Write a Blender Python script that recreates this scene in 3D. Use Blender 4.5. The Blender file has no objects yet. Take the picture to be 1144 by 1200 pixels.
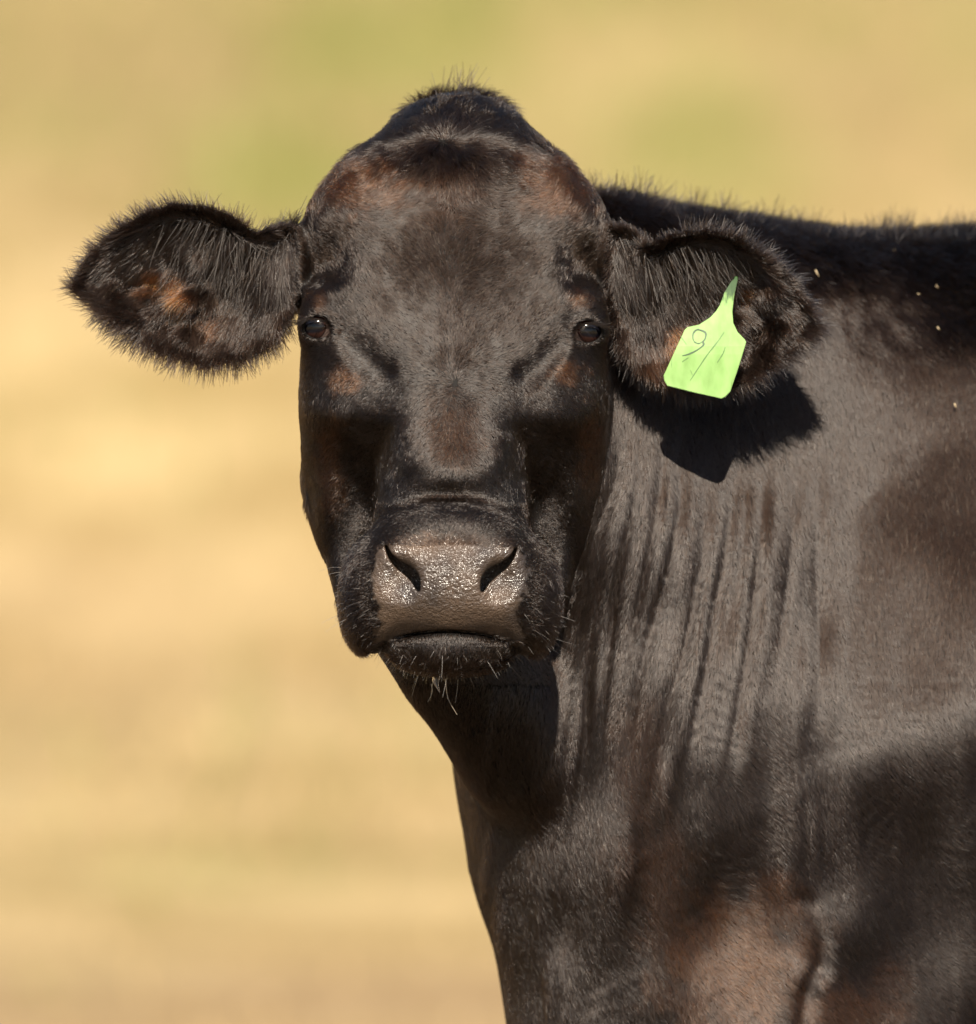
import bpy, math, os
import numpy as np
from mathutils import Vector, Matrix

HAIR = os.environ.get('NOHAIR') is None
rng = np.random.default_rng(7)
scene = bpy.context.scene
col = scene.collection

# ------------------------------------------------------------------ frame of the cow
# The cow is modelled in units of 0.66 mm: x to the right, v downwards, w away from the
# camera, and set into the world once, upright on the field.
U = 0.00066
PITCH = math.radians(3.0)
DIST = 9.0
TZ = 1.13
T0 = np.array([0.0, 0.0, TZ])
FWD = np.array([0.0, math.cos(PITCH), -math.sin(PITCH)])
UPV = np.array([0.0, math.sin(PITCH), math.cos(PITCH)])
RGT = np.array([1.0, 0.0, 0.0])
BASIS = np.stack([RGT * U, -UPV * U, FWD * U])          # rows: x, v, w

def to_world(P):
    P = np.asarray(P, dtype=np.float64) - np.array([572.0, 600.0, 0.0])
    return T0 + P @ BASIS

def dir_world(Dv):
    return np.asarray(Dv, dtype=np.float64) @ BASIS

# ------------------------------------------------------------------ camera, light, exposure
cam_d = bpy.data.cameras.new('camera')
cam = bpy.data.objects.new('camera', cam_d)
col.objects.link(cam)
cam.location = Vector(T0 - FWD * DIST)
cam.rotation_euler = (math.pi / 2 - PITCH, 0, 0)
cam_d.sensor_fit = 'VERTICAL'
cam_d.sensor_height = 36.0
cam_d.lens = 18.0 / (600 * U / DIST)
cam_d.clip_start = 0.1
cam_d.clip_end = 4000
cam_d.dof.use_dof = True
cam_d.dof.focus_distance = DIST - 60 * U
cam_d.dof.aperture_fstop = cam_d.lens / 85.0
cam_d.dof.aperture_blades = 0
scene.camera = cam

SUN_EL, SUN_AZ = math.radians(43.0), math.radians(2.0)   # azimuth: 0 = straight behind the camera, + = from the right
world = bpy.data.worlds.new('World')
scene.world = world
world.use_nodes = True
nt = world.node_tree
bg = nt.nodes['Background']
sky = nt.nodes.new('ShaderNodeTexSky')
sky.sky_type = 'NISHITA'
sky.sun_disc = False
sky.sun_elevation = SUN_EL
sky.sun_rotation = math.pi - SUN_AZ
nt.links.new(sky.outputs[0], bg.inputs[0])
bg.inputs[1].default_value = 0.055

sun_d = bpy.data.lights.new('sun', 'SUN')
sun_d.energy = 5.0
sun_d.angle = math.radians(0.53)
sun_d.color = (1.0, 0.90, 0.76)
sun = bpy.data.objects.new('sun', sun_d)
col.objects.link(sun)
sdir = Vector((math.sin(SUN_AZ) * math.cos(SUN_EL), -math.cos(SUN_AZ) * math.cos(SUN_EL), math.sin(SUN_EL)))
sun.rotation_euler = sdir.to_track_quat('Z', 'Y').to_euler()
sun.location = (0, -20, 20)

scene.view_settings.view_transform = 'Standard'
scene.view_settings.look = 'None'
scene.view_settings.exposure = 0.92
scene.view_settings.gamma = 1.0
scene.view_settings.use_curve_mapping = False
scene.render.engine = 'CYCLES'
scene.cycles.max_bounces = 8
scene.cycles.transparent_max_bounces = 8

# ------------------------------------------------------------------ helpers
def tag(o, label=None, cat=None, group=None, kind=None):
    if label: o['label'] = label
    if cat: o['category'] = cat
    if group: o['group'] = group
    if kind: o['kind'] = kind
    return o

def link(name, data, mat=None, parent=None):
    o = bpy.data.objects.new(name, data)
    col.objects.link(o)
    if mat: data.materials.append(mat)
    if parent:
        o.parent = parent
        o.matrix_parent_inverse = parent.matrix_basis.inverted()
    return o

def mesh_np(name, V, F, smooth=True):
    me = bpy.data.meshes.new(name)
    n = F.shape[1]
    me.vertices.add(len(V)); me.vertices.foreach_set('co', np.ascontiguousarray(V, dtype=np.float32).ravel())
    me.loops.add(F.size); me.loops.foreach_set('vertex_index', np.ascontiguousarray(F, dtype=np.int32).ravel())
    me.polygons.add(len(F)); me.polygons.foreach_set('loop_start', np.arange(0, F.size, n, dtype=np.int32))
    me.update(calc_edges=True)
    if smooth: me.polygons.foreach_set('use_smooth', np.ones(len(F), dtype=bool))
    me.update()
    return me

def hash3(i, j, k, s):
    h = (i.astype(np.uint32) * np.uint32(374761393) + j.astype(np.uint32) * np.uint32(668265263)
         + k.astype(np.uint32) * np.uint32(2147483647) + np.uint32(s * 974711 & 0xffffffff))
    h = (h ^ (h >> np.uint32(13))) * np.uint32(1274126177)
    h = h ^ (h >> np.uint32(16))
    return (h & np.uint32(0xffff)).astype(np.float32) / 32767.5 - 1.0

def noise(x, y, z, s=0):
    """smooth value noise in -1..1"""
    x = np.asarray(x, np.float32) + 1000; y = np.asarray(y, np.float32) + 1000; z = np.asarray(z, np.float32) + 1000
    i = np.floor(x).astype(np.int64); j = np.floor(y).astype(np.int64); k = np.floor(z).astype(np.int64)
    fx = x - i; fy = y - j; fz = z - k
    fx = fx * fx * (3 - 2 * fx); fy = fy * fy * (3 - 2 * fy); fz = fz * fz * (3 - 2 * fz)
    r = 0
    for a in (0, 1):
        for b in (0, 1):
            for c in (0, 1):
                r = r + hash3(i + a, j + b, k + c, s) * (fx if a else 1 - fx) * (fy if b else 1 - fy) * (fz if c else 1 - fz)
    return r

def smin(a, b, k):
    h = np.clip(0.5 + 0.5 * (b - a) / k, 0, 1)
    return b * (1 - h) + a * h - k * h * (1 - h)
def smax(a, b, k): return -smin(-a, -b, k)
def gauss(d, s): return np.exp(-(d / s) ** 2)
def sstep(a, b, x):
    t = np.clip((x - a) / (b - a), 0, 1); return t * t * (3 - 2 * t)

def table(pts, sm=12):
    """smoothed piecewise-linear function of v"""
    xs = np.arange(0, 1300, 2.0)
    y = np.interp(xs, [p[0] for p in pts], [p[1] for p in pts])
    k = np.exp(-(np.arange(-40, 41, 2) / sm) ** 2); k /= k.sum()
    yp = np.pad(y, 20, mode='edge')
    y = np.convolve(yp, k, 'valid')
    return lambda v: np.interp(v, xs, y)

def ellipsoid(P, c, r):
    q = (P - np.array(c)) / np.array(r)
    k0 = np.sqrt((q ** 2).sum(1)); q2 = q / np.array(r)
    k1 = np.sqrt((q2 ** 2).sum(1)) + 1e-6
    return k0 * (k0 - 1) / k1

def cone(P, a, b, ra, rb):
    """tapering capsule"""
    a = np.array(a, float); b = np.array(b, float)
    ab = b - a
    t = np.clip(((P - a) @ ab) / (ab @ ab), 0, 1)
    d = P - a - t[:, None] * ab
    return np.sqrt((d ** 2).sum(1)) - (ra + (rb - ra) * t)

def poly_sd(x, y, poly):
    poly = np.asarray(poly, float)
    d = np.full(len(x), 1e18); inside = np.zeros(len(x), bool)
    for i in range(len(poly)):
        a = poly[i - 1]; b = poly[i]; e = b - a
        t = np.clip(((x - a[0]) * e[0] + (y - a[1]) * e[1]) / (e @ e), 0, 1)
        d = np.minimum(d, (x - a[0] - t * e[0]) ** 2 + (y - a[1] - t * e[1]) ** 2)
        c = (a[1] > y) != (b[1] > y)
        with np.errstate(divide='ignore', invalid='ignore'):
            xi = a[0] + (y - a[1]) * e[0] / (e[1] if e[1] != 0 else 1e-9)
        inside ^= c & (x < xi)
    d = np.sqrt(d)
    return np.where(inside, -d, d)

def line_d(x, y, pts):
    """distance to an open polyline and position 0..1 along it"""
    pts = np.asarray(pts, float)
    best = np.full(len(x), 1e18); tt = np.zeros(len(x)); n = len(pts) - 1
    for i in range(n):
        a = pts[i]; e = pts[i + 1] - a
        t = np.clip(((x - a[0]) * e[0] + (y - a[1]) * e[1]) / (e @ e), 0, 1)
        d = (x - a[0] - t * e[0]) ** 2 + (y - a[1] - t * e[1]) ** 2
        m = d < best
        best = np.where(m, d, best); tt = np.where(m, (i + t) / n, tt)
    return np.sqrt(best), tt

def catmull(pts, n=8):
    p = np.asarray(pts, float); p = np.vstack([2 * p[0] - p[1], p, 2 * p[-1] - p[-2]]); out = []
    for i in range(1, len(p) - 2):
        for t in np.linspace(0, 1, n, endpoint=False):
            out.append(0.5 * ((2 * p[i]) + (-p[i - 1] + p[i + 1]) * t + (2 * p[i - 1] - 5 * p[i] + 4 * p[i + 1] - p[i + 2]) * t * t
                              + (-p[i - 1] + 3 * p[i] - 3 * p[i + 1] + p[i + 2]) * t ** 3))
    out.append(p[-2]); return np.array(out)

# ------------------------------------------------------------------ the cow's head
HC = (533.0, 400.0); ROLL = math.radians(0.9)
def head_local(x, v):
    dx = x - HC[0]; dv = v - HC[1]
    return dx * math.cos(ROLL) + dv * math.sin(ROLL), HC[1] - dx * math.sin(ROLL) + dv * math.cos(ROLL)
def head_world(a, v):
    dv = v - HC[1]
    return HC[0] + a * math.cos(ROLL) - dv * math.sin(ROLL), HC[1] + a * math.sin(ROLL) + dv * math.cos(ROLL)

S_H = table([(103, 5), (113, 34), (120, 54), (133, 70), (152, 87), (170, 106), (185, 125), (200, 140), (220, 160), (245, 176), (265, 181),
             (385, 180), (480, 180), (540, 171), (600, 158), (650, 145), (690, 132), (740, 110)], 9)
S_F = table([(100, 132), (118, 96), (135, 64), (160, 34), (185, 12), (205, 0), (260, -16), (320, -28), (385, -42), (440, -58), (490, -74), (528, -36), (565, 10), (620, 44), (680, 72), (740, 100)])
S_S = table([(100, 175), (140, 140), (200, 98), (300, 75), (385, 60), (490, 50), (560, 88), (620, 116), (740, 150)])
S_P = table([(100, 2.2), (200, 2.5), (300, 2.9), (400, 2.9), (470, 2.7), (560, 2.3), (740, 2.0)])
B_H = table([(300, 120), (385, 112), (440, 99), (500, 86), (560, 77), (600, 88), (640, 97)])
B_F = table([(260, 22), (300, 2), (340, -20), (385, -46), (440, -70), (500, -98), (548, -121), (575, -122), (600, -110), (640, -100)], 12)

def slab(a, w, H, wf, ws, wb, p):
    A = np.abs(a) / H
    front = w < ws
    D = np.where(front, ws - wf, wb - ws)
    D = np.maximum(D, 10.0)
    B = np.abs(w - ws) / D
    g = (A ** p + B ** p) ** (1 / p) + 1e-6
    gr = np.sqrt((A ** (p - 1) / H) ** 2 + (B ** (p - 1) / D) ** 2) / g ** (p - 1) + 1e-5
    return (g - 1) / gr

EYE = (158.0, 386.0, 14.0); EYE_R = 24.0

def eye_a(a_s, v):
    """distance from the midline; the head is turned a touch, which draws its left eye inwards"""
    return np.abs(a_s) + np.where(a_s > 0, 7.0 * gauss(a_s - 151, 34) * gauss(v - 386, 40), 0)

def sdf_head(P):
    a_s, v = head_local(P[:, 0], P[:, 1]); w = P[:, 2]; a = eye_a(a_s, v)
    Q = np.stack([a, v, w], 1)
    hol = 38 * sstep(256, 318, v) * (1 - sstep(320, 350, v)) * np.exp(-((a - 149 + 0.25 * (300 - v)) / 25) ** 2)
    hol = hol + 9 * gauss(a - 170, 7) * sstep(240, 262, v) * (1 - sstep(330, 350, v))
    skull = slab(a, w - hol, S_H(v), S_F(v), S_S(v), 250.0, S_P(v))
    skull = smax(skull, 111 - v, 10); skull = smax(skull, v - 735, 30)
    bridge = slab(a, w, B_H(v), B_F(v), 30.0, 90.0, 3.0)
    bridge = smax(bridge, 240 - v, 20); bridge = smax(bridge, v - 650, 20)
    f = smin(skull, bridge, 22)
    # muzzle: a rounded box, its sides, its link to the face and the hanging upper lips
    q = np.abs(np.stack([a / 104, (v - 674) / 82, (w - 0.15 * (v - 666) + 104) / 90], 1)); p = 2.35
    g = ((q ** p).sum(1)) ** (1 / p) + 1e-6
    gr = np.sqrt((((q ** (p - 1)) / np.array([104, 80, 88])) ** 2).sum(1)) / g ** (p - 1) + 1e-5
    muz = (g - 1) / gr
    muz = smin(muz, ellipsoid(Q, (90, 704, -86), (34, 62, 64)), 34)
    link_ = cone(Q, (0, 560, 0), (0, 680, -60), 88, 88)
    f = smin(f, link_, 26)
    f = smax(f, -ellipsoid(Q, (0, 586, -148), (64, 21, 36)), 14)
    f = smin(f, muz, 26)
    jaw = cone(Q, (0, 738, -70), (0, 690, 110), 44, 100)
    f = smin(f, jaw, 24)
    lip = ellipsoid(Q, (0, 753, -96), (80, 34, 62))
    f = smin(f, lip, 6)
    # cheek muscle
    f = smin(f, ellipsoid(Q, (142, 535, 66), (27, 100, 56)), 30)
    f = smin(f, cone(Q, (130, 565, 104), (96, 712, 50), 43, 36), 26)
    # brow shelf between forehead and eye, temple hollow above the eye, tear groove below it
    f = smin(f, ellipsoid(Q, (153, 382, 18), (30, 34, 33)), 14)
    f = smax(f, -cone(Q, (126, 398, -36), (88, 434, -66), 8, 18), 12)
    # side hollow between bridge and cheek
    f = smax(f, -cone(Q, (116, 540, -34), (112, 640, -2), 20, 32), 24)
    # eye opening and lids
    da = a - 161; dv = v - 386
    dv = dv + np.where(da < -8, (da + 8) * 0.5, 0)
    de = (np.sqrt((da / np.where(da < 0, 19.0, 16.5)) ** 2 + (dv / np.where(dv < 0, 14.0, 14.5)) ** 2) - 1) * 13
    r2 = (a - EYE[0]) ** 2 + (v - EYE[1]) ** 2
    wsurf = EYE[2] - np.sqrt(np.maximum((EYE_R + 3) ** 2 - r2, 9))
    lid = np.sqrt(de ** 2 + (w - wsurf) ** 2) - np.where(dv < 0, 3.9, 2.8)
    f = smin(f, lid, 5)
    f = smax(f, -np.maximum(de + 1.5, w - 16), 3)
    # nostrils: wing hollow, then the comma-shaped slit
    f = smax(f, -ellipsoid(Q, (60, 682, -186), (22, 26, 20)), 12)
    dn, tn = line_d(a, v, catmull([(75, 641), (70, 652), (60, 662), (49, 669), (41, 678), (37, 690)], 3))
    rn = 1.0 + 5.4 * np.sin(np.clip(tn, 0, 1) ** 1.5 * math.pi * 0.86 + 0.15)
    rim = np.sqrt(np.maximum(dn - 10, 0) ** 2 + (w + 172 + (a - 40) * 0.30) ** 2) - 4
    f = smax(f, -np.maximum(dn - rn, w + 120), 2.5)
    # mouth line
    vm = 738 + 19 * (a / 85) ** 2
    f = smax(f, -np.maximum(np.abs(v - vm) - 1.8, np.maximum(w + 130, a - 104)), 3)
    return f

# ------------------------------------------------------------------ ears
EAR_L = [(356, 262), (325, 260), (300, 268), (275, 253), (245, 240), (210, 236), (175, 244), (142, 262), (113, 285), (94, 307), (83, 330), (90, 346), (112, 364),
         (137, 384), (167, 403), (202, 419), (240, 428), (278, 424), (308, 411), (330, 392), (350, 362), (362, 320)]
EAR_R = [(706, 262), (740, 262), (768, 282), (790, 272), (825, 267), (858, 272), (885, 287), (909, 303), (932, 325), (950, 352), (961, 378), (950, 397), (922, 414),
         (902, 428), (877, 443), (843, 453), (800, 455), (767, 447), (741, 431), (722, 402), (710, 362), (700, 315)]
RIM_R = catmull([(752, 292), (775, 279), (805, 271), (838, 271), (868, 284), (893, 305), (915, 335)], 3)
RIM_L = catmull([(318, 268), (290, 258), (262, 245), (232, 239), (200, 240), (170, 250), (140, 268)], 3)

def ear_mid(x, v, sd, left):
    din = np.maximum(-sd, 0)
    if left:
        w = 44 + (350 - x) * 0.12 + 50 * (1 - np.exp(-din / 42))
        d, t = line_d(x, v, [(240, 345), (205, 352), (165, 378), (140, 372)]); w -= 15 * gauss(d, 9)
        d, t = line_d(x, v, [(232, 300), (225, 340), (215, 385)]); w -= 9 * gauss(d, 10)
        d, t = line_d(x, v, [(185, 330), (145, 338)]); w += 14 * gauss(d, 10)
        d, t = line_d(x, v, RIM_L); w -= 9 * gauss(d, 6)
    else:
        w = 46 + (x - 700) * 0.10 + 46 * (1 - np.exp(-din / 42))
        d, t = line_d(x, v, RIM_R); w -= 13 * gauss(d, 7)
        side = (x - 880) + (320 - v) * 0.8
        d, t = line_d(x, v, [(870, 350), (900, 372), (885, 400)]); w += 13 * gauss(d, 10)
        d, t = line_d(x, v, [(905, 345), (925, 372), (905, 405)]); w -= 14 * gauss(d, 12)
        d, t = line_d(x, v, [(862, 375), (870, 405), (850, 430)]); w -= 10 * gauss(d, 9)
    return w + 2.5 * noise(x / 17, v / 17, x * 0, 5)

def sdf_ear(P, left):
    poly = EAR_L if left else EAR_R
    x, v, w = P.T
    sd = poly_sd(x, v, poly)
    wm = ear_mid(x, v, sd, left)
    f = smax(sd + 4, np.abs(w - wm) / 1.25 - 6.0, 6)
    s = -1 if left else 1
    hx = HC[0]
    base = cone(P, (hx + s * 150, 290, 92), (hx + s * 196, 322, 100), 44, 40)
    return smin(f, base, 24)

# ------------------------------------------------------------------ neck, trunk and legs
FOLDS = [  # points, groove width, depth
    ([(728, 500), (722, 560), (702, 620), (676, 690), (660, 745)], 10, 13),
    ([(758, 520), (740, 620), (722, 700), (712, 790), (704, 900)], 7, 9),
    ([(780, 540), (766, 640), (748, 720), (732, 800)], 6, 6),
    ([(800, 500), (800, 590), (788, 660), (766, 740), (744, 830), (730, 900)], 7, 8),
    ([(828, 560), (824, 650), (815, 720), (790, 810), (768, 900), (760, 960)], 8, 11),
    ([(860, 560), (848, 670), (836, 740), (820, 820), (798, 920)], 7, 10),
    ([(880, 560), (872, 640), (858, 720), (842, 780)], 4.5, 5),
    ([(906, 520), (894, 640), (882, 740), (866, 830), (845, 920)], 7, 9),
    ([(936, 560), (928, 650), (915, 740), (905, 820)], 5, 4),
    ([(965, 540), (962, 640), (964, 740), (962, 820), (948, 880)], 9, 4),
    ([(1000, 560), (1012, 660), (1022, 760), (1030, 850)], 12, 2.5),
    ([(700, 740), (692, 800), (688, 860), (676, 930)], 8, 9),
    ([(748, 850), (745, 930), (752, 1000), (768, 1060)], 10, 5),
    ([(797, 880), (801, 960), (815, 1040)], 10, 8),
    ([(598, 940), (602, 1000), (608, 1060), (616, 1120)], 14, 19),
    ([(660, 1060), (662, 1105), (666, 1165)], 10, 20),
    ([(640, 1020), (646, 1070), (650, 1130)], 5, 5),
    ([(622, 1110), (628, 1160), (634, 1220)], 9, 9),
    ([(715, 1120), (700, 1170), (690, 1230)], 12, 12),
    ([(580, 900), (584, 960), (590, 1010)], 8, 5),
    ([(872, 990), (880, 1050), (890, 1090)], 9, 7),
]
BANDS = [  # muscle relief of neck and shoulder: x, v, radii, tilt, depth (+ = hollow)
    (1110, 640, 150, 150, -0.3, 8), (1060, 880, 120, 60, -0.35, -10), (1112, 1040, 60, 150, 0.62, 9), (1150, 1190, 60, 90, 0.6, -10),
    (860, 1120, 60, 90, 0.0, 16), (720, 1010, 30, 110, 0.1, -9), (905, 640, 30, 150, 0.08, -4)]
CREASE = [(925, 1040), (950, 1062), (964, 1095), (962, 1130), (945, 1150), (940, 1200), (948, 1260)]

def sdf_body(P):
    f = cone(P, (610, 440, 215), (822, 900, 338), 150, 284)
    f = smin(f, cone(P, (828, 900, 338), (934, 1300, 362), 284, 318), 60)
    f = smin(f, cone(P, (940, 650, 368), (1090, 860, 360), 212, 232), 95)
    f = smin(f, cone(P, (508, 715, 62), (622, 880, 146), 82, 84), 34)
    f = smin(f, cone(P, (700, 440, 345), (1110, 618, 600), 214, 340), 60)
    far = P[:, 0] > 600
    f = smin(f, cone(P, (1250, 770, 700), (1950, 860, 1150), 490, 560), 120)
    f = smin(f, cone(P, (1950, 860, 1150), (2560, 740, 1530), 540, 430), 120)
    f = smin(f, cone(P, (1300, 480, 820), (2600, 440, 1600), 130, 130), 110)
    f = smin(f, ellipsoid(P, (1140, 960, 335), (210, 370, 240)), 110)
    f = smin(f, ellipsoid(P, (2700, 700, 1600), (300, 400, 410)), 110)
    f = smin(f, ellipsoid(P, (2470, 420, 1330), (110, 90, 120)), 90)
    low = P[:, 1] > 850
    if low.any():
        L = P[low]
        g = cone(L, (1110, 1120, 330), (1090, 1640, 400), 165, 62)      # near fore leg
        g = smin(g, ellipsoid(L, (1088, 1660, 398), (66, 74, 66)), 30)
        g = smin(g, cone(L, (1090, 1680, 400), (1085, 2140, 430), 52, 44), 20)
        g = smin(g, cone(L, (1085, 2170, 425), (1080, 2245, 405), 52, 58), 16)
        h = cone(L, (760, 1330, 470), (750, 1700, 500), 150, 62)        # far fore leg
        h = smin(h, cone(L, (750, 1700, 500), (745, 2140, 530), 56, 44), 20)
        h = smin(h, cone(L, (745, 2170, 525), (740, 2240, 505), 52, 58), 16)
        k = cone(L, (2560, 1050, 1330), (2640, 1560, 1420), 230, 88)    # near hind leg
        k = smin(k, cone(L, (2640, 1560, 1420), (2600, 2130, 1420), 68, 48), 24)
        k = smin(k, cone(L, (2600, 2160, 1415), (2580, 2230, 1400), 54, 60), 16)
        m = cone(L, (2560, 1050, 1750), (2700, 1560, 1760), 230, 88)    # far hind leg
        m = smin(m, cone(L, (2700, 1560, 1760), (2660, 2110, 1760), 68, 48), 24)
        m = smin(m, cone(L, (2660, 2140, 1755), (2640, 2210, 1740), 54, 60), 16)
        sole = np.maximum(np.minimum(np.minimum(g, h), np.minimum(k, m)), 0) * 0
        f[low] = smin(f[low], smin(g, h, 20), 45)
        f[low] = smin(f[low], np.minimum(k, m), 60)
    # the rump, and a hanging tail
    t = P[:, 0] > 2300
    if t.any():
        L = P[t]
        g = cone(L, (2900, 520, 1750), (3010, 760, 1830), 60, 36)
        g = smin(g, cone(L, (3010, 760, 1830), (3000, 1500, 1860), 34, 20), 20)
        g = smin(g, cone(L, (3000, 1500, 1860), (2995, 1760, 1870), 34, 42), 16)
        f[t] = smin(f[t], g, 30)
    # loose skin: grooves with soft shoulders, then fine running wrinkles
    near = (np.abs(f) < 60) & (P[:, 2] < 420) & (P[:, 0] < 1300)
    if near.any():
        x, v, w = P[near].T
        xd = x + 4 * noise(x / 70, v / 90, w * 0, 1); d = 0
        for pts, wd, dp in FOLDS:
            wd = max(wd, 6.5) if pts[0][1] < 800 else max(1.5 * wd, 15); dp = dp if pts[0][1] < 800 else 0.55 * dp
            dl, t = line_d(xd, v, pts)
            e = np.sin(np.clip(t, 0.0, 1.0) * math.pi)
            d = d + (0.58 - 0.30 * sstep(840, 980, v)) * dp * e * (gauss(dl, wd) - 0.55 * gauss(dl - wd * 1.9, wd * 1.2))
        skew = (v - 600) * np.where(x < 900, -0.20, 0.0) * np.clip((920 - x) / 200, 0, 1)
        u = x - skew
        env = sstep(420, 600, v) * (1 - sstep(740, 920, v)) * sstep(690, 740, x) * (1 - sstep(930, 1060, x))
        d = d + env * (0.55 + 0.45 * noise(x / 70, v / 90, w * 0, 17)) * (2.6 * noise(u / 17, v / 140, w * 0, 11) + 1.5 * noise(u / 11.5, v / 110, w * 0, 12))
        env2 = sstep(820, 900, v) * (1 - sstep(820, 900, x))
        d = d + env2 * (2.4 * noise(x / 40, v / 130, w * 0, 13) + 0.0 * noise(x / 16, v / 80, w * 0, 14))
        d = d + 5.0 * noise(x / 60, v / 90, w / 90, 15)
        for cx, cv, rx, rv, an, hh in BANDS:
            ca, sa = math.cos(an), math.sin(an)
            p_ = ((x - cx) * ca + (v - cv) * sa) / rx; q_ = (-(x - cx) * sa + (v - cv) * ca) / rv
            d = d + hh * np.exp(-p_ * p_ - q_ * q_)
        dl, t = line_d(x, v, CREASE)
        e = sstep(0, .15, t)
        d = d + e * (5 * gauss(dl, 11) - 7 * gauss(np.hypot(x - 985, v - 1090), 40) - 5 * gauss(np.hypot(x - 938, v - 1142), 18))
        fade = 1 - sstep(300, 420, w)
        f[near] = f[near] + d * fade
    return f

def sdf(P):
    f = sdf_body(P)
    m = (P[:, 0] < 820) & (P[:, 1] < 980) & (P[:, 2] < 430) & (P[:, 0] > 250)
    if m.any(): f[m] = smin(f[m], sdf_head(P[m]), 18)
    m = (P[:, 0] < 420) & (P[:, 1] < 500) & (P[:, 1] > 180) & (P[:, 2] < 220) & (P[:, 2] > -20)
    if m.any(): f[m] = smin(f[m], sdf_ear(P[m], True), 7)
    m = (P[:, 0] > 640) & (P[:, 0] < 1020) & (P[:, 1] < 520) & (P[:, 1] > 200) & (P[:, 2] < 190) & (P[:, 2] > -20)
    if m.any(): f[m] = smin(f[m], sdf_ear(P[m], False), 7)
    return f

def axis(lo, hi, spec, step_far=26, growth=1.12):
    """grid line positions: spec = [(until, step), ...] from the first fine position, growing steps outside"""
    start = spec[0][0]; xs = [start]
    for until, st in spec[1:]:
        while xs[-1] < until: xs.append(xs[-1] + st)
    st = spec[-1][1]
    while xs[-1] < hi:
        st = min(st * growth, step_far); xs.append(xs[-1] + st)
    st = spec[1][1]
    while xs[0] > lo:
        st = min(st * growth, step_far); xs.insert(0, xs[0] - st)
    while (len(xs) - 1) % 4: xs.append(xs[-1] + step_far)
    return np.array(xs)

def surface(gx, gv, gw, B=4):
    nx, nv, nw = len(gx), len(gv), len(gw)
    cx, cv, cw = gx[::B], gv[::B], gw[::B]
    G = np.stack(np.meshgrid(cx, cv, cw, indexing='ij'), -1).reshape(-1, 3)
    C = np.concatenate([sdf(G[i:i + 400000]) for i in range(0, len(G), 400000)]).reshape(len(cx), len(cv), len(cw))
    diag = np.sqrt(np.diff(cx)[:, None, None] ** 2 + np.diff(cv)[None, :, None] ** 2 + np.diff(cw)[None, None, :] ** 2)
    mn = np.full(diag.shape, 1e9)
    for a in (0, 1):
        for b in (0, 1):
            for c in (0, 1):
                mn = np.minimum(mn, np.abs(C[a:len(cx) - 1 + a, b:len(cv) - 1 + b, c:len(cw) - 1 + c]))
    act = mn < diag * 1.15 + 8
    F = np.empty((nx, nv, nw), np.float32)
    sub = np.sign(C).astype(np.float32) * 99
    ix = np.minimum((np.arange(nx) + B // 2) // B, len(cx) - 1); iv = np.minimum((np.arange(nv) + B // 2) // B, len(cv) - 1); iw = np.minimum((np.arange(nw) + B // 2) // B, len(cw) - 1)
    F[:] = sub[np.ix_(ix, iv, iw)]
    M = np.zeros((nx, nv, nw), bool)
    bi = np.argwhere(act)
    for a in range(B + 1):
        for b in range(B + 1):
            for c in range(B + 1):
                M[bi[:, 0] * B + a, bi[:, 1] * B + b, bi[:, 2] * B + c] = True
    idx = np.flatnonzero(M.ravel())
    for s in range(0, len(idx), 400000):
        q = idx[s:s + 400000]
        i, r = np.divmod(q, nv * nw); j, k = np.divmod(r, nw)
        F.ravel()[q] = sdf(np.stack([gx[i], gv[j], gw[k]], 1))
    S = F < 0
    # active cells
    cs = np.zeros((nx - 1, nv - 1, nw - 1), np.uint8)
    for a in (0, 1):
        for b in (0, 1):
            for c in (0, 1):
                cs += S[a:nx - 1 + a, b:nv - 1 + b, c:nw - 1 + c]
    cells = np.argwhere((cs > 0) & (cs < 8)); del cs
    vid = np.full((nx - 1, nv - 1, nw - 1), -1, np.int32)
    vid[cells[:, 0], cells[:, 1], cells[:, 2]] = np.arange(len(cells))
    acc = np.zeros((len(cells), 3)); cnt = np.zeros(len(cells))
    g = (gx, gv, gw)
    for ax in range(3):
        o1, o2 = [t for t in range(3) if t != ax]
        for a in (0, 1):
            for b in (0, 1):
                A = cells.copy(); A[:, o1] += a; A[:, o2] += b
                Bc = A.copy(); Bc[:, ax] += 1
                fa = F[A[:, 0], A[:, 1], A[:, 2]]; fb = F[Bc[:, 0], Bc[:, 1], Bc[:, 2]]
                m = (fa < 0) != (fb < 0)
                t = np.where(m, fa / np.where(m, fa - fb, 1), 0)
                pos = np.stack([gx[A[:, 0]], gv[A[:, 1]], gw[A[:, 2]]], 1).astype(float)
                pos[:, ax] += t * (g[ax][np.minimum(Bc[:, ax], len(g[ax]) - 1)] - pos[:, ax])
                acc[m] += pos[m]; cnt[m] += 1
    V = acc / cnt[:, None]
    quads = []
    for ax in range(3):
        sl0 = [slice(None)] * 3; sl1 = [slice(None)] * 3
        sl0[ax] = slice(0, -1); sl1[ax] = slice(1, None)
        e = np.argwhere(S[tuple(sl0)] != S[tuple(sl1)])
        o1, o2 = (ax + 1) % 3, (ax + 2) % 3
        lim = [nx, nv, nw]
        ok = (e[:, o1] > 0) & (e[:, o2] > 0) & (e[:, o1] < lim[o1] - 1) & (e[:, o2] < lim[o2] - 1)
        e = e[ok]
        ins = S[e[:, 0], e[:, 1], e[:, 2]]
        c = []
        for da, db in ((0, 0), (-1, 0), (-1, -1), (0, -1)):
            t = e.copy(); t[:, o1] += da; t[:, o2] += db
            c.append(vid[t[:, 0], t[:, 1], t[:, 2]])
        qd = np.stack(c, 1)
        qd[~ins] = qd[~ins][:, ::-1]
        quads.append(qd)
    return V, np.concatenate(quads)

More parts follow.
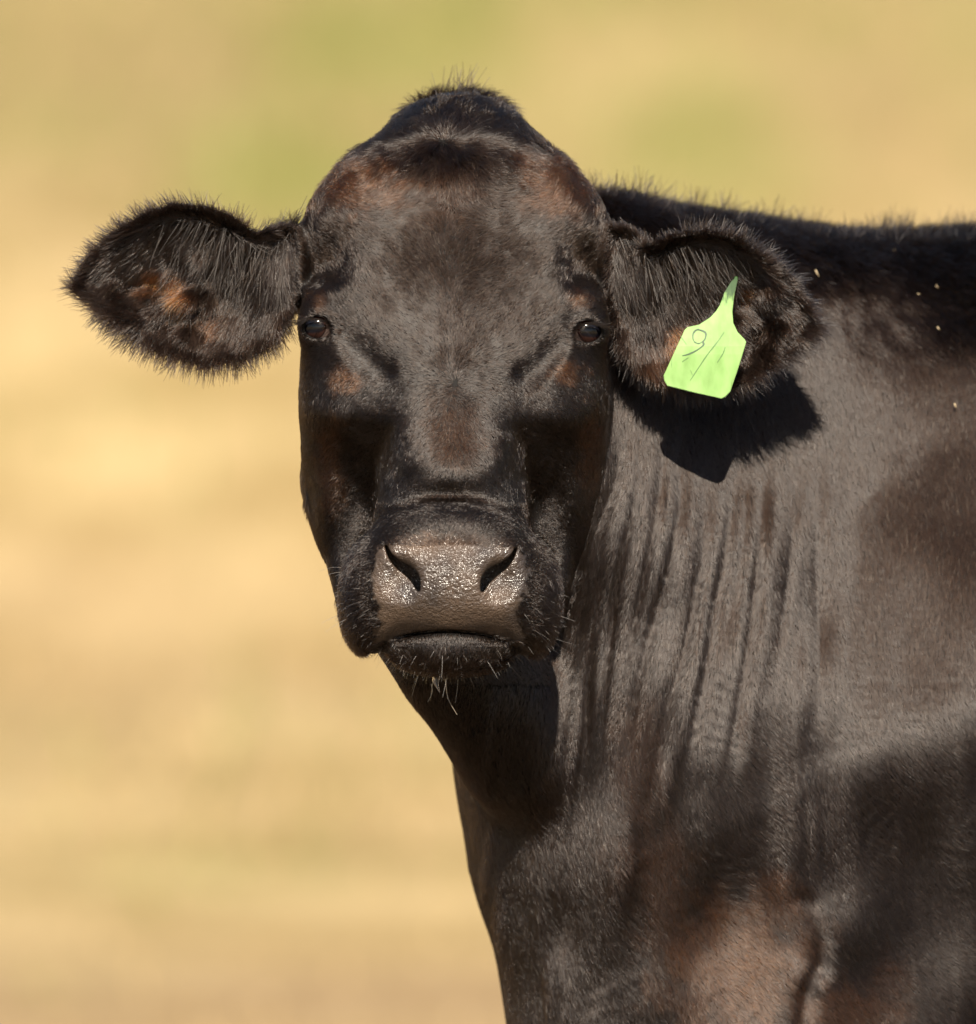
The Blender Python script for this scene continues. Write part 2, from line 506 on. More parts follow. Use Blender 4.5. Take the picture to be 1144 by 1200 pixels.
gx = axis(40, 3150, [(62,), (345, 3.4), (735, 2.2), (1010, 3.2), (1180, 4.0)])
gv = axis(60, 2340, [(92,), (590, 2.6), (800, 2.0), (1215, 3.8)])
gw = axis(-240, 2200, [(-205,), (40, 2.4), (300, 3.6), (440, 6.0)])
import time; t_ = time.time()
BV, BF = surface(gx, gv, gw)
print('surface', gx.size, gv.size, gw.size, len(BV), len(BF), round(time.time() - t_, 1))
# keep the single connected body (drop stray specks)
def largest(V, F):
    lab = np.arange(len(V))
    while True:
        m = lab[F].min(1)
        new = lab.copy()
        for c in range(4): np.minimum.at(new, F[:, c], m)
        new = new[new]; new = new[new]
        if (new == lab).all(): break
        lab = new
    ids, n = np.unique(lab, return_counts=True)
    keep = lab == ids[n.argmax()]
    remap = np.cumsum(keep) - 1
    Fk = F[keep[F].all(1)]
    return V[keep], remap[Fk]
BV, BF = largest(BV, BF)
# a light relaxation removes grid stepping
def relax(V, F, it=1, lam=0.5):
    for _ in range(it):
        s = np.zeros_like(V); n = np.zeros(len(V))
        for a, b in ((0, 1), (1, 2), (2, 3), (3, 0)):
            np.add.at(s, F[:, a], V[F[:, b]]); np.add.at(n, F[:, a], 1)
            np.add.at(s, F[:, b], V[F[:, a]]); np.add.at(n, F[:, b], 1)
        V = V + lam * (s / n[:, None] - V)
    return V
BV = relax(BV, BF, 2, 0.45)
# draw the vertices of the visible coat back onto the exact surface
zone = (BV[:, 2] < 520) & (BV[:, 0] > 480) & (BV[:, 0] < 1190) & (BV[:, 1] > 200) & (BV[:, 1] < 1230)
for _ in range(2):
    Z = BV[zone]; f0 = sdf(Z); g = np.stack([(sdf(Z + np.eye(3)[k] * 0.6) - f0) / 0.6 for k in range(3)], 1)
    g2 = (g ** 2).sum(1)[:, None] + 1e-3
    stp = np.clip(f0[:, None] * g / g2, -3, 3); BV[zone] = Z - 0.9 * stp
BV = relax(BV, BF, 1, 0.35)
# flat hooves on the ground
print('mesh', len(BV), round(time.time() - t_, 1))

def vert_normals(V, F):
    n = np.cross(V[F[:, 2]] - V[F[:, 0]], V[F[:, 3]] - V[F[:, 1]])
    N = np.zeros_like(V)
    for c in range(4): np.add.at(N, F[:, c], n)
    return N / (np.linalg.norm(N, axis=1, keepdims=True) + 1e-12)
BN = vert_normals(BV, BF)

# ------------------------------------------------------------------ coat colour as it grows on the animal
def nose_mask(x, v, w):
    a, vl = head_local(x, v); a = np.abs(a)
    pad = poly_sd(a, vl, [(-5, 630), (40, 630), (66, 634), (80, 642), (88, 665), (86, 690), (76, 712), (78, 730), (88, 752), (60, 743), (30, 739), (-5, 738)])
    return sstep(8, -5, pad + 5 * noise(x / 5, v / 5, w / 5, 30) + 3 * noise(x / 14, v / 14, w / 14, 31)) * (w < -80) * (vl < 739 + 19 * (a / 85) ** 2)

RUST = [(415, 216, 62, 40, .55), (652, 216, 60, 44, .5), (405, 445, 22, 16, .85), (662, 436, 22, 15, .9), (376, 352, 14, 12, .6), (676, 352, 14, 12, .6), (388, 545, 20, 60, .45),
        (690, 520, 16, 50, .4), (192, 326, 34, 18, .95), (213, 342, 13, 22, 1.0), (252, 372, 15, 20, .45), (794, 384, 20, 26, .7), (871, 346, 10, 12, 1.0), (778, 420, 34, 30, .15),
        (530, 510, 50, 50, .10), (860, 1130, 105, 90, .85), (905, 1060, 46, 50, .5), (750, 900, 36, 90, .22), (985, 1185, 80, 36, .6), (775, 1040, 40, 100, .35), (1040, 1150, 30, 40, .3), (760, 1000, 60, 60, .2),
        (520, 235, 60, 40, .06)]
def rust(x, v, w):
    r = np.zeros_like(x)
    n = 0.35 * noise(x / 14, v / 14, w / 14, 41) + 0.25 * noise(x / 5, v / 5, w / 5, 42)
    for cx, cv, rx, rv, s in RUST:
        r = np.maximum(r, s * sstep(1.25, 0.35, np.sqrt(((x - cx) / rx) ** 2 + ((v - cv) / rv) ** 2) + n))
    return r

# ------------------------------------------------------------------ materials
def new_mat(name):
    m = bpy.data.materials.new(name); m.use_nodes = True
    return m, m.node_tree, m.node_tree.nodes['Principled BSDF']
def nd(t, kind, **kw):
    n = t.nodes.new(kind)
    for k, v in kw.items(): setattr(n, k, v)
    return n

m_skin, t, b = new_mat('cow_skin')
at = nd(t, 'ShaderNodeAttribute', attribute_name='nose')
rs = nd(t, 'ShaderNodeAttribute', attribute_name='rust')
tc = nd(t, 'ShaderNodeTexCoord')
n1 = nd(t, 'ShaderNodeTexNoise'); n1.inputs['Scale'].default_value = 120; n1.inputs['Detail'].default_value = 6
t.links.new(tc.outputs['Object'], n1.inputs['Vector'])
furc = nd(t, 'ShaderNodeMix', data_type='RGBA')
furc.inputs[6].default_value = (0.005, 0.004, 0.0035, 1); furc.inputs[7].default_value = (0.022, 0.009, 0.005, 1)
t.links.new(rs.outputs['Fac'], furc.inputs[0])
nosec = nd(t, 'ShaderNodeValToRGB')
nosec.color_ramp.elements[0].position = 0.35; nosec.color_ramp.elements[0].color = (0.042, 0.030, 0.024, 1)
nosec.color_ramp.elements[1].position = 0.68; nosec.color_ramp.elements[1].color = (0.140, 0.093, 0.062, 1)
n2 = nd(t, 'ShaderNodeTexNoise'); n2.inputs['Scale'].default_value = 22; n2.inputs['Detail'].default_value = 4
t.links.new(tc.outputs['Object'], n2.inputs['Vector']); t.links.new(n2.outputs[0], nosec.inputs[0])
mx = nd(t, 'ShaderNodeMix', data_type='RGBA')
t.links.new(at.outputs['Fac'], mx.inputs[0]); t.links.new(furc.outputs[2], mx.inputs[6]); t.links.new(nosec.outputs[0], mx.inputs[7])
t.links.new(mx.outputs[2], b.inputs['Base Color'])
sl = nd(t, 'ShaderNodeMapRange'); sl.inputs[3].default_value = 0.12; sl.inputs[4].default_value = 0.6
t.links.new(at.outputs['Fac'], sl.inputs[0]); t.links.new(sl.outputs[0], b.inputs['Specular IOR Level'])
ro = nd(t, 'ShaderNodeMapRange'); ro.inputs[3].default_value = 0.62; ro.inputs[4].default_value = 0.34
t.links.new(at.outputs['Fac'], ro.inputs[0]); t.links.new(ro.outputs[0], b.inputs['Roughness'])
vo = nd(t, 'ShaderNodeTexVoronoi'); vo.inputs['Scale'].default_value = 330
vw = nd(t, 'ShaderNodeTexVoronoi'); vw.inputs['Scale'].default_value = 900
dist = nd(t, 'ShaderNodeTexNoise'); dist.inputs['Scale'].default_value = 160
addv = nd(t, 'ShaderNodeMixRGB', blend_type='ADD'); addv.inputs[0].default_value = 0.004
t.links.new(tc.outputs['Object'], addv.inputs[1]); t.links.new(dist.outputs[1], addv.inputs[2])
t.links.new(addv.outputs[0], vo.inputs['Vector']); t.links.new(addv.outputs[0], vw.inputs['Vector'])
sm = nd(t, 'ShaderNodeMath', operation='ADD'); t.links.new(vo.outputs['Distance'], sm.inputs[0]); t.links.new(vw.outputs['Distance'], sm.inputs[1])
mb = nd(t, 'ShaderNodeMath', operation='MULTIPLY'); t.links.new(sm.outputs[0], mb.inputs[0]); t.links.new(at.outputs['Fac'], mb.inputs[1])
bp = nd(t, 'ShaderNodeBump'); bp.invert = True; bp.inputs['Strength'].default_value = 0.65; bp.inputs['Distance'].default_value = 0.0012
t.links.new(mb.outputs[0], bp.inputs['Height']); t.links.new(bp.outputs[0], b.inputs['Normal'])
b.inputs['Coat Weight'].default_value = 0.0
cw = nd(t, 'ShaderNodeMath', operation='MULTIPLY'); cw.inputs[1].default_value = 1.0
t.links.new(at.outputs['Fac'], cw.inputs[0]); t.links.new(cw.outputs[0], b.inputs['Coat Weight'])
b.inputs['Coat Roughness'].default_value = 0.17
t.links.new(bp.outputs[0], b.inputs['Coat Normal'])

cow = link('cow', mesh_np('cow_body', to_world(BV), BF), m_skin)
tag(cow, 'black cow with brown tinges looking straight at the camera over a smooth dark shoulder', 'cow')
for nm, arr in (('nose', nose_mask(*BV.T)), ('rust', rust(*BV.T))):
    a_ = cow.data.attributes.new(nm, 'FLOAT', 'POINT'); a_.data.foreach_set('value', arr.astype(np.float32))

# ------------------------------------------------------------------ eyes (parts of the cow)
def uv_sphere(c, r, front, n=32, m=24, bulge=True):
    """sphere with its pole on 'front'; the cornea bulges a little"""
    f = np.array(front, float); f /= np.linalg.norm(f)
    u = np.cross(f, [0, 1, 0.01]); u /= np.linalg.norm(u); q = np.cross(f, u)
    V = []; th = np.linspace(0, math.pi, m + 1)
    for t_ in th:
        rr = r * (1 + (0.07 * math.exp(-(t_ / 0.62) ** 4) if bulge else 0))
        for p_ in np.linspace(0, 2 * math.pi, n, endpoint=False):
            V.append(np.array(c) + rr * (math.cos(t_) * f + math.sin(t_) * (math.cos(p_) * u + math.sin(p_) * q)))
    F = [[i * n + j, i * n + (j + 1) % n, (i + 1) * n + (j + 1) % n, (i + 1) * n + j] for i in range(m) for j in range(n)]
    return np.array(V), np.array(F)

m_eye, t, b = new_mat('eye_surface')
at = nd(t, 'ShaderNodeAttribute', attribute_name='iris')
rp = nd(t, 'ShaderNodeValToRGB'); cr = rp.color_ramp
cr.elements[0].position = 0.0; cr.elements[0].color = (0.004, 0.004, 0.006, 1)
cr.elements[1].position = 1.0; cr.elements[1].color = (0.10, 0.07, 0.06, 1)
for ps, cc in ((0.22, (0.006, 0.006, 0.010, 1)), (0.30, (0.028, 0.011, 0.008, 1)), (0.62, (0.018, 0.009, 0.007, 1)), (0.72, (0.012, 0.008, 0.008, 1))):
    e = cr.elements.new(ps); e.color = cc
t.links.new(at.outputs['Fac'], rp.inputs[0]); t.links.new(rp.outputs[0], b.inputs['Base Color'])
b.inputs['Roughness'].default_value = 0.22; b.inputs['Coat Weight'].default_value = 1.0; b.inputs['Coat Roughness'].default_value = 0.08
b.inputs['Coat IOR'].default_value = 1.3; b.inputs['IOR'].default_value = 1.3

for sgn in (-1, 1):
    off = 0.0 if sgn < 0 else 7.0
    ex, ev = head_world(sgn * (EYE[0] - off), EYE[1]); c = np.array([ex, ev, EYE[2]])
    fr = np.array([sgn * 0.42, -0.06, -0.9]); fr /= np.linalg.norm(fr)
    V, F = uv_sphere(c, EYE_R, fr)
    if sgn < 0: pass
    o = link('eye', mesh_np('eye', to_world(V), F[:, ::-1] if sgn > 9 else F), m_eye, cow)
    dvec = (V - c) / np.linalg.norm(V - c, axis=1, keepdims=True)
    side = np.cross(fr, [0, 1, 0]); side /= np.linalg.norm(side); up_ = np.cross(side, fr)
    q = np.sqrt((dvec @ side * 0.55) ** 2 + (dvec @ up_ * 1.25) ** 2); back = dvec @ fr < 0
    ang = np.arccos(np.clip(dvec @ fr, -1, 1))
    iris = np.where(ang < 0.75, np.minimum(np.maximum(q * 0.62, ang * 0.42), 0.68), 1.0) 
    a_ = o.data.attributes.new('iris', 'FLOAT', 'POINT'); a_.data.foreach_set('value', np.where(back, 1.0, iris).astype(np.float32))

# ------------------------------------------------------------------ ear tag
TAG = [(863.5, 324), (858, 329), (850, 342), (844.5, 357), (840, 364), (833, 371.5), (820, 380), (806.5, 383), (803, 386), (790.5, 413), (778, 440), (779, 446), (782.5, 452),
       (814, 460), (845.5, 467), (850, 465), (856, 459), (866, 430), (875, 400.5), (873.5, 397.5), (865, 388.5), (860, 378), (859, 364.5), (861.5, 345), (866, 326)]
def tag_w(x, v):
    """depth of the tag's front face: it hangs tilted, slightly bowed, the neck turning into the ear"""
    s = (430 - v)
    return 14 + 0.10 * s + 26 * sstep(415, 316, v) + 0.0035 * (x - 826) ** 2 * 0.5 + 0.05 * (x - 826)
import bmesh
def tag_mesh():
    bm = bmesh.new()
    xs = [p[0] for p in TAG]; vs = [p[1] for p in TAG]
    fr = [bm.verts.new((p[0], p[1], 0)) for p in TAG]
    f = bm.faces.new(fr)
    for k in range(1, 16):
        vv = 320 + k * 9.5
        bmesh.ops.bisect_plane(bm, geom=bm.verts[:] + bm.edges[:] + bm.faces[:], plane_co=(0, vv, 0), plane_no=(0, 1, 0))
    for xx in (795, 810, 826, 842, 858):
        bmesh.ops.bisect_plane(bm, geom=bm.verts[:] + bm.edges[:] + bm.faces[:], plane_co=(xx, 0, 0), plane_no=(1, 0, 0))
    r = bmesh.ops.extrude_face_region(bm, geom=bm.faces[:])
    for v_ in r['geom']:
        if isinstance(v_, bmesh.types.BMVert): v_.co.z += 2.4
    for v_ in bm.verts:
        v_.co.z += float(tag_w(np.array(v_.co.x), np.array(v_.co.y)))
    for v_ in bm.verts:
        v_.co = Vector(to_world(np.array(v_.co)[None])[0])
    bmesh.ops.recalc_face_normals(bm, faces=bm.faces)
    sharp = [e for e in bm.edges if len(e.link_faces) == 2 and e.calc_face_angle() > 0.8]
    bmesh.ops.bevel(bm, geom=sharp, offset=0.0004, segments=2, affect='EDGES')
    me = bpy.data.meshes.new('ear_tag'); bm.to_mesh(me); bm.free(); return me
m_tag, t, b = new_mat('tag_plastic')
tc = nd(t, 'ShaderNodeTexCoord')
n1 = nd(t, 'ShaderNodeTexNoise'); n1.inputs['Scale'].default_value = 60; n1.inputs['Detail'].default_value = 6
mp = nd(t, 'ShaderNodeMapping'); mp.inputs['Scale'].default_value = (1.6, 1, .7); mp.inputs['Rotation'].default_value = (0, .45, 0)
t.links.new(tc.outputs['Object'], mp.inputs[0]); t.links.new(mp.outputs[0], n1.inputs['Vector'])
rp = nd(t, 'ShaderNodeValToRGB'); cr = rp.color_ramp
cr.elements[0].position = 0.30; cr.elements[0].color = (0.16, 0.29, 0.075, 1)
cr.elements[1].position = 0.62; cr.elements[1].color = (0.235, 0.405, 0.125, 1)
t.links.new(n1.outputs[0], rp.inputs[0])
# old dark grime on the neck of the tag
sx = nd(t, 'ShaderNodeSeparateXYZ'); t.links.new(tc.outputs['Object'], sx.inputs[0])
n3 = nd(t, 'ShaderNodeTexNoise'); n3.inputs['Scale'].default_value = 260; n3.inputs['Detail'].default_value = 3
mp2 = nd(t, 'ShaderNodeMapping'); mp2.inputs['Scale'].default_value = (1.8, 1, .35); mp2.inputs['Rotation'].default_value = (0, .38, 0)
t.links.new(tc.outputs['Object'], mp2.inputs[0]); t.links.new(mp2.outputs[0], n3.inputs['Vector'])
zr = nd(t, 'ShaderNodeMapRange'); zr.inputs[1].default_value = 0; zr.inputs[2].default_value = 1
zt = to_world(np.array([[860, 326, 40]]))[0][2]; zb = to_world(np.array([[860, 372, 20]]))[0][2]
zr.inputs[1].default_value = zb; zr.inputs[2].default_value = zt
t.links.new(sx.outputs[2], zr.inputs[0])
gm = nd(t, 'ShaderNodeMath', operation='MULTIPLY_ADD'); gm.inputs[1].default_value = 1.0
t.links.new(zr.outputs[0], gm.inputs[0]); t.links.new(n3.outputs[0], gm.inputs[2])
gr = nd(t, 'ShaderNodeMapRange'); gr.inputs[1].default_value = 0.86; gr.inputs[2].default_value = 1.12; gr.inputs[4].default_value = 1.0
t.links.new(gm.outputs[0], gr.inputs[0])
mx = nd(t, 'ShaderNodeMix', data_type='RGBA'); mx.inputs[7].default_value = (0.02, 0.06, 0.012, 1)
t.links.new(gr.outputs[0], mx.inputs[0]); t.links.new(rp.outputs[0], mx.inputs[6]); t.links.new(mx.outputs[2], b.inputs['Base Color'])
b.inputs['Roughness'].default_value = 0.55; b.inputs['Specular IOR Level'].default_value = 0.3; b.inputs['Subsurface Weight'].default_value = 0.0
ear_tag = link('ear_tag', tag_mesh(), m_tag)
tag(ear_tag, "bright lime green plastic tag with handwritten marks pinned in the cow's ear", 'ear tag')

m_ink, t, b = new_mat('faded_ink'); b.inputs['Base Color'].default_value = (0.035, 0.075, 0.03, 1); b.inputs['Roughness'].default_value = 0.6
m_ink2, t, b = new_mat('pale_ink'); b.inputs['Base Color'].default_value = (0.075, 0.16, 0.04, 1); b.inputs['Roughness'].default_value = 0.6
def ribbon(pts, width):
    """pen stroke lying on the tag's face"""
    c = catmull(pts, 6); d = np.gradient(c, axis=0); d /= np.linalg.norm(d, axis=1, keepdims=True)
    n = np.stack([-d[:, 1], d[:, 0]], 1)
    k = np.linspace(0, 1, len(c)); wd = 1.15 * width * (0.55 + 0.45 * np.sin(k * math.pi)) * (1 + 0.25 * np.sin(k * 23)) / 2
    L, R = c + n * wd[:, None], c - n * wd[:, None]
    V = np.concatenate([np.column_stack([L, tag_w(*L.T) - 0.35]), np.column_stack([R, tag_w(*R.T) - 0.35])])
    m = len(c); F = np.array([[i, i + 1, m + i + 1, m + i] for i in range(m - 1)])
    return V, F
def cr2(p): return [(760 + a / 6.67, 300 + b_ / 6.67) for a, b_ in p]
for nm, strokes in (
    ('digit_nine', [([(350, 650), (352, 605), (372, 577), (415, 578), (450, 600), (447, 640), (430, 668), (434, 690), (412, 712), (370, 740), (315, 766), (266, 778)], 1.7),
                    ([(428, 665), (395, 682), (362, 668), (352, 645)], 1.0), ([(356, 600), (385, 572), (425, 584)], 1.5)]),
    ('slash_mark', [([(595, 592), (545, 665), (470, 760), (400, 862), (328, 972)], 1.1)]),
    ('digit_one', [([(603, 710), (585, 760), (540, 832)], 1.0)]),
    ('scratch_mark', [([(264, 826), (315, 792)], 0.8), ([(250, 620), (300, 690)], 0.5), ([(180, 870), (186, 800)], 0.5), ([(330, 890), (345, 930)], 0.5)])):
    Vs, Fs, n0 = [], [], 0
    for pts, wd in strokes:
        V, F = ribbon(cr2(pts), wd); Vs.append(V); Fs.append(F + n0); n0 += len(V)
    link(nm, mesh_np(nm, to_world(np.vstack(Vs)), np.vstack(Fs)), m_ink if nm == 'digit_nine' else m_ink2, ear_tag)
# round stud that pins the tag through the ear
def lathe(c, axis_, prof, n=20):
    axis_ = np.array(axis_, float); axis_ /= np.linalg.norm(axis_)
    u = np.cross(axis_, [0, 1, 0]); u /= np.linalg.norm(u); q = np.cross(axis_, u)
    V = [np.array(c) + z * axis_ + r * (math.cos(p) * u + math.sin(p) * q) for r, z in prof for p in np.linspace(0, 2 * math.pi, n, endpoint=False)]
    F = [[i * n + j, i * n + (j + 1) % n, (i + 1) * n + (j + 1) % n, (i + 1) * n + j] for i in range(len(prof) - 1) for j in range(n)]
    return np.array(V), np.array(F)
V, F = lathe((864, 325, 60), (0, 0, -1), [(0.1, -30), (2.4, -29), (2.4, -2), (2.4, -1), (2.4, 0), (1.2, 0.6), (0.1, 0.8)])
link('stud', mesh_np('stud', to_world(V), F), m_tag, ear_tag)

# ------------------------------------------------------------------ the field
def ground_z(x, y):
    z = 0.25 * np.maximum(0, np.sqrt((y - 15.0) ** 2 + 1.0) * 0.5 + (y - 15.0) * 0.5)
    z = np.where(y > 60, 0.25 * 45 + (y - 60) * 0.16, z)
    z = z - sstep(200, 800, y) * (y - 200) * 0.08
    z = z + sstep(4, 30, np.hypot(x, y)) * (0.05 * noise(x / 1.3, y / 1.3, x * 0, 61) + 0.16 * noise(x / 6, y / 6, x * 0, 62) * sstep(8, 30, np.hypot(x, y)))
    z = z + 3.0 * noise(x / 60, y / 60, x * 0, 63) * sstep(50, 140, np.hypot(x, y))
    return z - 0.02
PATCH = [  # green growth: x, y, rx, ry, strength
    (-0.24, 20.0, 0.42, 0.9, .85), (-0.50, 18.9, 0.36, 0.7, .75), (0.50, 19.0, 0.34, 0.8, .85), (-1.1, 19.4, .35, .7, .4), (0.15, 20.6, .8, .7, .6), (-0.45, 10.3, 0.3, 0.7, .28), (-0.6, 8.5, 0.2, 0.5, 0.1),
    (0.9, 20.9, .5, .5, .5), (-2.5, 18.0, .8, 1.0, .6), (3.0, 19.0, 1.0, 1.2, .7), (-4.5, 21.0, 1.4, 1.5, .7), (2.2, 23, 1.6, 1.6, .6), (-2.0, 24.5, 2.0, 1.5, .7), (5, 16, 1, 1, .6)]
def greenness(x, y):
    g = 0.10 * sstep(11, 15, y) + 0.20 * sstep(16.5, 19.6, y) + 0.12 * noise(x / 0.9, y / 1.2, x * 0, 75)
    n = 0.3 * noise(x / .25, y / .4, x * 0, 71) + 0.1
    for px, py, rx, ry, s in PATCH:
        g = np.maximum(g, s * np.exp(-(((x - px) / rx) ** 2 + ((y - py) / ry) ** 2) + n))
    far = sstep(22, 30, y) * sstep(-0.1, 0.5, noise(x / 5, y / 7, x * 0, 72)) * 0.7
    return np.clip(np.maximum(g, far), 0, 1)
def tanness(x, y):
    t_ = 0.5 * sstep(11.0, 8.0, y) + 0.75 * sstep(16.6, 19.4, y) + 0.4 * noise(x / 0.8, y / 0.9, x * 0, 73)
    for px, py, rx, ry, s in [(-1.0, 15.3, .9, .5, .4), (-1.3, 20.0, .6, 1.0, 1.0), (0.95, 19.4, .6, 1.3, .7), (0.3, 18.0, .5, .5, .5), (1.3, 18.0, .5, .8, .7), (-1.15, 19.6, .35, .8, .6), (-.6, 8.2, .5, .6, .5), (-1.0, 12.8, .5, .8, .4)]:
        t_ = np.maximum(t_, s * np.exp(-(((x - px) / rx) ** 2 + ((y - py) / ry) ** 2)))
    return np.clip(t_, 0, 1)
def lines(*seg):
    out = []
    for lo, hi, n in seg: out += list(np.linspace(lo, hi, n, endpoint=False))
    return np.array(out + [seg[-1][1]])
lx = lines((-900, -60, 30), (-60, -8, 50), (-8, 8, 120), (8, 60, 50), (60, 900, 30))
ly = lines((-300, -20, 30), (-20, 5, 60), (5, 26, 170), (26, 80, 60), (80, 1500, 60))
X, Y = np.meshgrid(lx, ly, indexing='ij'); xf, yf = X.ravel(), Y.ravel()
GV = np.column_stack([xf, yf, ground_z(xf, yf)])
ii, jj = np.meshgrid(np.arange(len(lx) - 1), np.arange(len(ly) - 1), indexing='ij'); base = (ii * len(ly) + jj).ravel()
GF = np.stack([base, base + len(ly), base + len(ly) + 1, base + 1], 1)

m_field, t, b = new_mat('dry_field')
ag = nd(t, 'ShaderNodeAttribute', attribute_name='green'); atn = nd(t, 'ShaderNodeAttribute', attribute_name='tan')
tc = nd(t, 'ShaderNodeTexCoord')
n1 = nd(t, 'ShaderNodeTexNoise'); n1.inputs['Scale'].default_value = 1.6; n1.inputs['Detail'].default_value = 8
n2 = nd(t, 'ShaderNodeTexNoise'); n2.inputs['Scale'].default_value = 60; n2.inputs['Detail'].default_value = 4
for n_ in (n1, n2): t.links.new(tc.outputs['Object'], n_.inputs['Vector'])
rp = nd(t, 'ShaderNodeValToRGB'); cr = rp.color_ramp
cr.elements[0].position = 0.40; cr.elements[0].color = (0.31, 0.222, 0.098, 1)
cr.elements[1].position = 0.60; cr.elements[1].color = (0.48, 0.358, 0.185, 1)
t.links.new(n1.outputs[0], rp.inputs[0])
mt = nd(t, 'ShaderNodeMix', data_type='RGBA'); mt.inputs[7].default_value = (0.26, 0.175, 0.095, 1)
t.links.new(atn.outputs['Fac'], mt.inputs[0]); t.links.new(rp.outputs[0], mt.inputs[6])
mg = nd(t, 'ShaderNodeMix', data_type='RGBA'); mg.inputs[7].default_value = (0.17, 0.175, 0.045, 1)
t.links.new(ag.outputs['Fac'], mg.inputs[0])
asl = nd(t, 'ShaderNodeAttribute', attribute_name='bounce_cut'); ms = nd(t, 'ShaderNodeMix', data_type='RGBA'); ms.inputs[7].default_value = (0.085, 0.060, 0.038, 1)
t.links.new(asl.outputs['Fac'], ms.inputs[0]); t.links.new(mt.outputs[2], ms.inputs[6]); t.links.new(ms.outputs[2], mg.inputs[6])
sp = nd(t, 'ShaderNodeMixRGB', blend_type='MULTIPLY'); sp.inputs[0].default_value = 0.5
rp2 = nd(t, 'ShaderNodeValToRGB'); rp2.color_ramp.elements[0].position = .3; rp2.color_ramp.elements[0].color = (.6, .56, .5, 1); rp2.color_ramp.elements[1].position = .6
t.links.new(n2.outputs[0], rp2.inputs[0]); t.links.new(mg.outputs[2], sp.inputs[1]); t.links.new(rp2.outputs[0], sp.inputs[2])
t.links.new(sp.outputs[0], b.inputs['Base Color']); b.inputs['Roughness'].default_value = 0.9; b.inputs['Specular IOR Level'].default_value = 0.15
ground = link('ground', mesh_np('ground', GV, GF), m_field); tag(ground, kind='structure')
def bounce_cut(x, y): return sstep(6.5, 4.0, np.hypot(x * 0.8, (y + 1.5) * 0.8) + 1.2 * noise(x / 1.5, y / 1.5, x * 0, 74))  # unseen dark ground round the cow, added to cut light bouncing up
for nm, arr in (('green', greenness(xf, yf)), ('tan', tanness(xf, yf)), ('bounce_cut', bounce_cut(xf, yf))):
    a_ = ground.data.attributes.new(nm, 'FLOAT', 'POINT'); a_.data.foreach_set('value', arr.astype(np.float32))

# grass: one mass of dry blades, one of green growth
def blades(N, x0, x1, y0, y1, hgt, pick):
    x = rng.uniform(x0, x1, N); y = y0 + (y1 - y0) * rng.random(N) ** 1.2
    k = pick(x, y) > rng.random(N); x, y = x[k], y[k]; N = len(x)
    z = ground_z(x, y); h = hgt * rng.uniform(0.4, 1.3, N) * (0.45 + 0.55 * sstep(9, 13, y)); an = rng.uniform(0, 2 * math.pi, N)
    wd = rng.uniform(0.003, 0.007, N); lean = rng.normal(0, 0.35, (N, 2)) * h[:, None]
    s = np.column_stack([np.cos(an) * wd, np.sin(an) * wd, np.zeros(N)]); p = np.column_stack([x, y, z - 0.01])
    up1 = np.column_stack([lean * 0.35, h * 0.55]); up2 = np.column_stack([lean, h])
    V = np.stack([p - s, p + s, p + up1 + s * .8, p + up1 - s * .8, p + up2 + s * .15, p + up2 - s * .15], 1).reshape(-1, 3)
    i = np.arange(N)[:, None] * 6
    F = np.concatenate([i + np.array([[0, 1, 2, 3]]), i + np.array([[3, 2, 4, 5]])])
    return V, F
def grass_mat(name, c1, c2):
    m, t, b = new_mat(name)
    g = nd(t, 'ShaderNodeNewGeometry'); r = nd(t, 'ShaderNodeValToRGB'); r.color_ramp.elements[0].color = (*c1, 1); r.color_ramp.elements[1].color = (*c2, 1)
    t.links.new(g.outputs['Random Per Island'], r.inputs[0]); t.links.new(r.outputs[0], b.inputs['Base Color']); b.inputs['Roughness'].default_value = 0.7
    return m
V, F = blades(110000, -9, 9, -2.5, 30, 0.05, lambda x, y: (1 - 0.8 * greenness(x, y)) * (1 - bounce_cut(x, y)))
o = link('dry_grass', mesh_np('dry_grass', V, F, False), grass_mat('straw', (0.30, 0.21, 0.095), (0.52, 0.385, 0.195))); tag(o, 'short sunlit straw coloured grass over the whole field', 'grass', kind='stuff')
V, F = blades(90000, -9, 9, 8, 30, 0.12, lambda x, y: greenness(x, y) ** 1.3)
o = link('green_grass', mesh_np('green_grass', V, F, False), grass_mat('green_blades', (0.13, 0.15, 0.03), (0.30, 0.29, 0.09))); tag(o, 'patches of olive green growth on the bank behind the cow', 'green growth', kind='stuff')

# ------------------------------------------------------------------ the coat
def hair_material():
    m = bpy.data.materials.new('coat_hair'); m.use_nodes = True
    t = m.node_tree; t.nodes.clear()
    out = t.nodes.new('ShaderNodeOutputMaterial'); h = t.nodes.new('ShaderNodeBsdfHairPrincipled')
    h.model = 'CHIANG'; h.parametrization = 'COLOR'
    a_ = nd(t, 'ShaderNodeAttribute', attribute_name='tint')
    t.links.new(a_.outputs['Color'], h.inputs['Color'])
    h.inputs['Roughness'].default_value = 0.21; h.inputs['Radial Roughness'].default_value = 0.45; h.inputs['IOR'].default_value = 1.44
    h.inputs['Random Roughness'].default_value = 0.3
    t.links.new(h.outputs[0], out.inputs[0])
    return m
m_hair = hair_material()

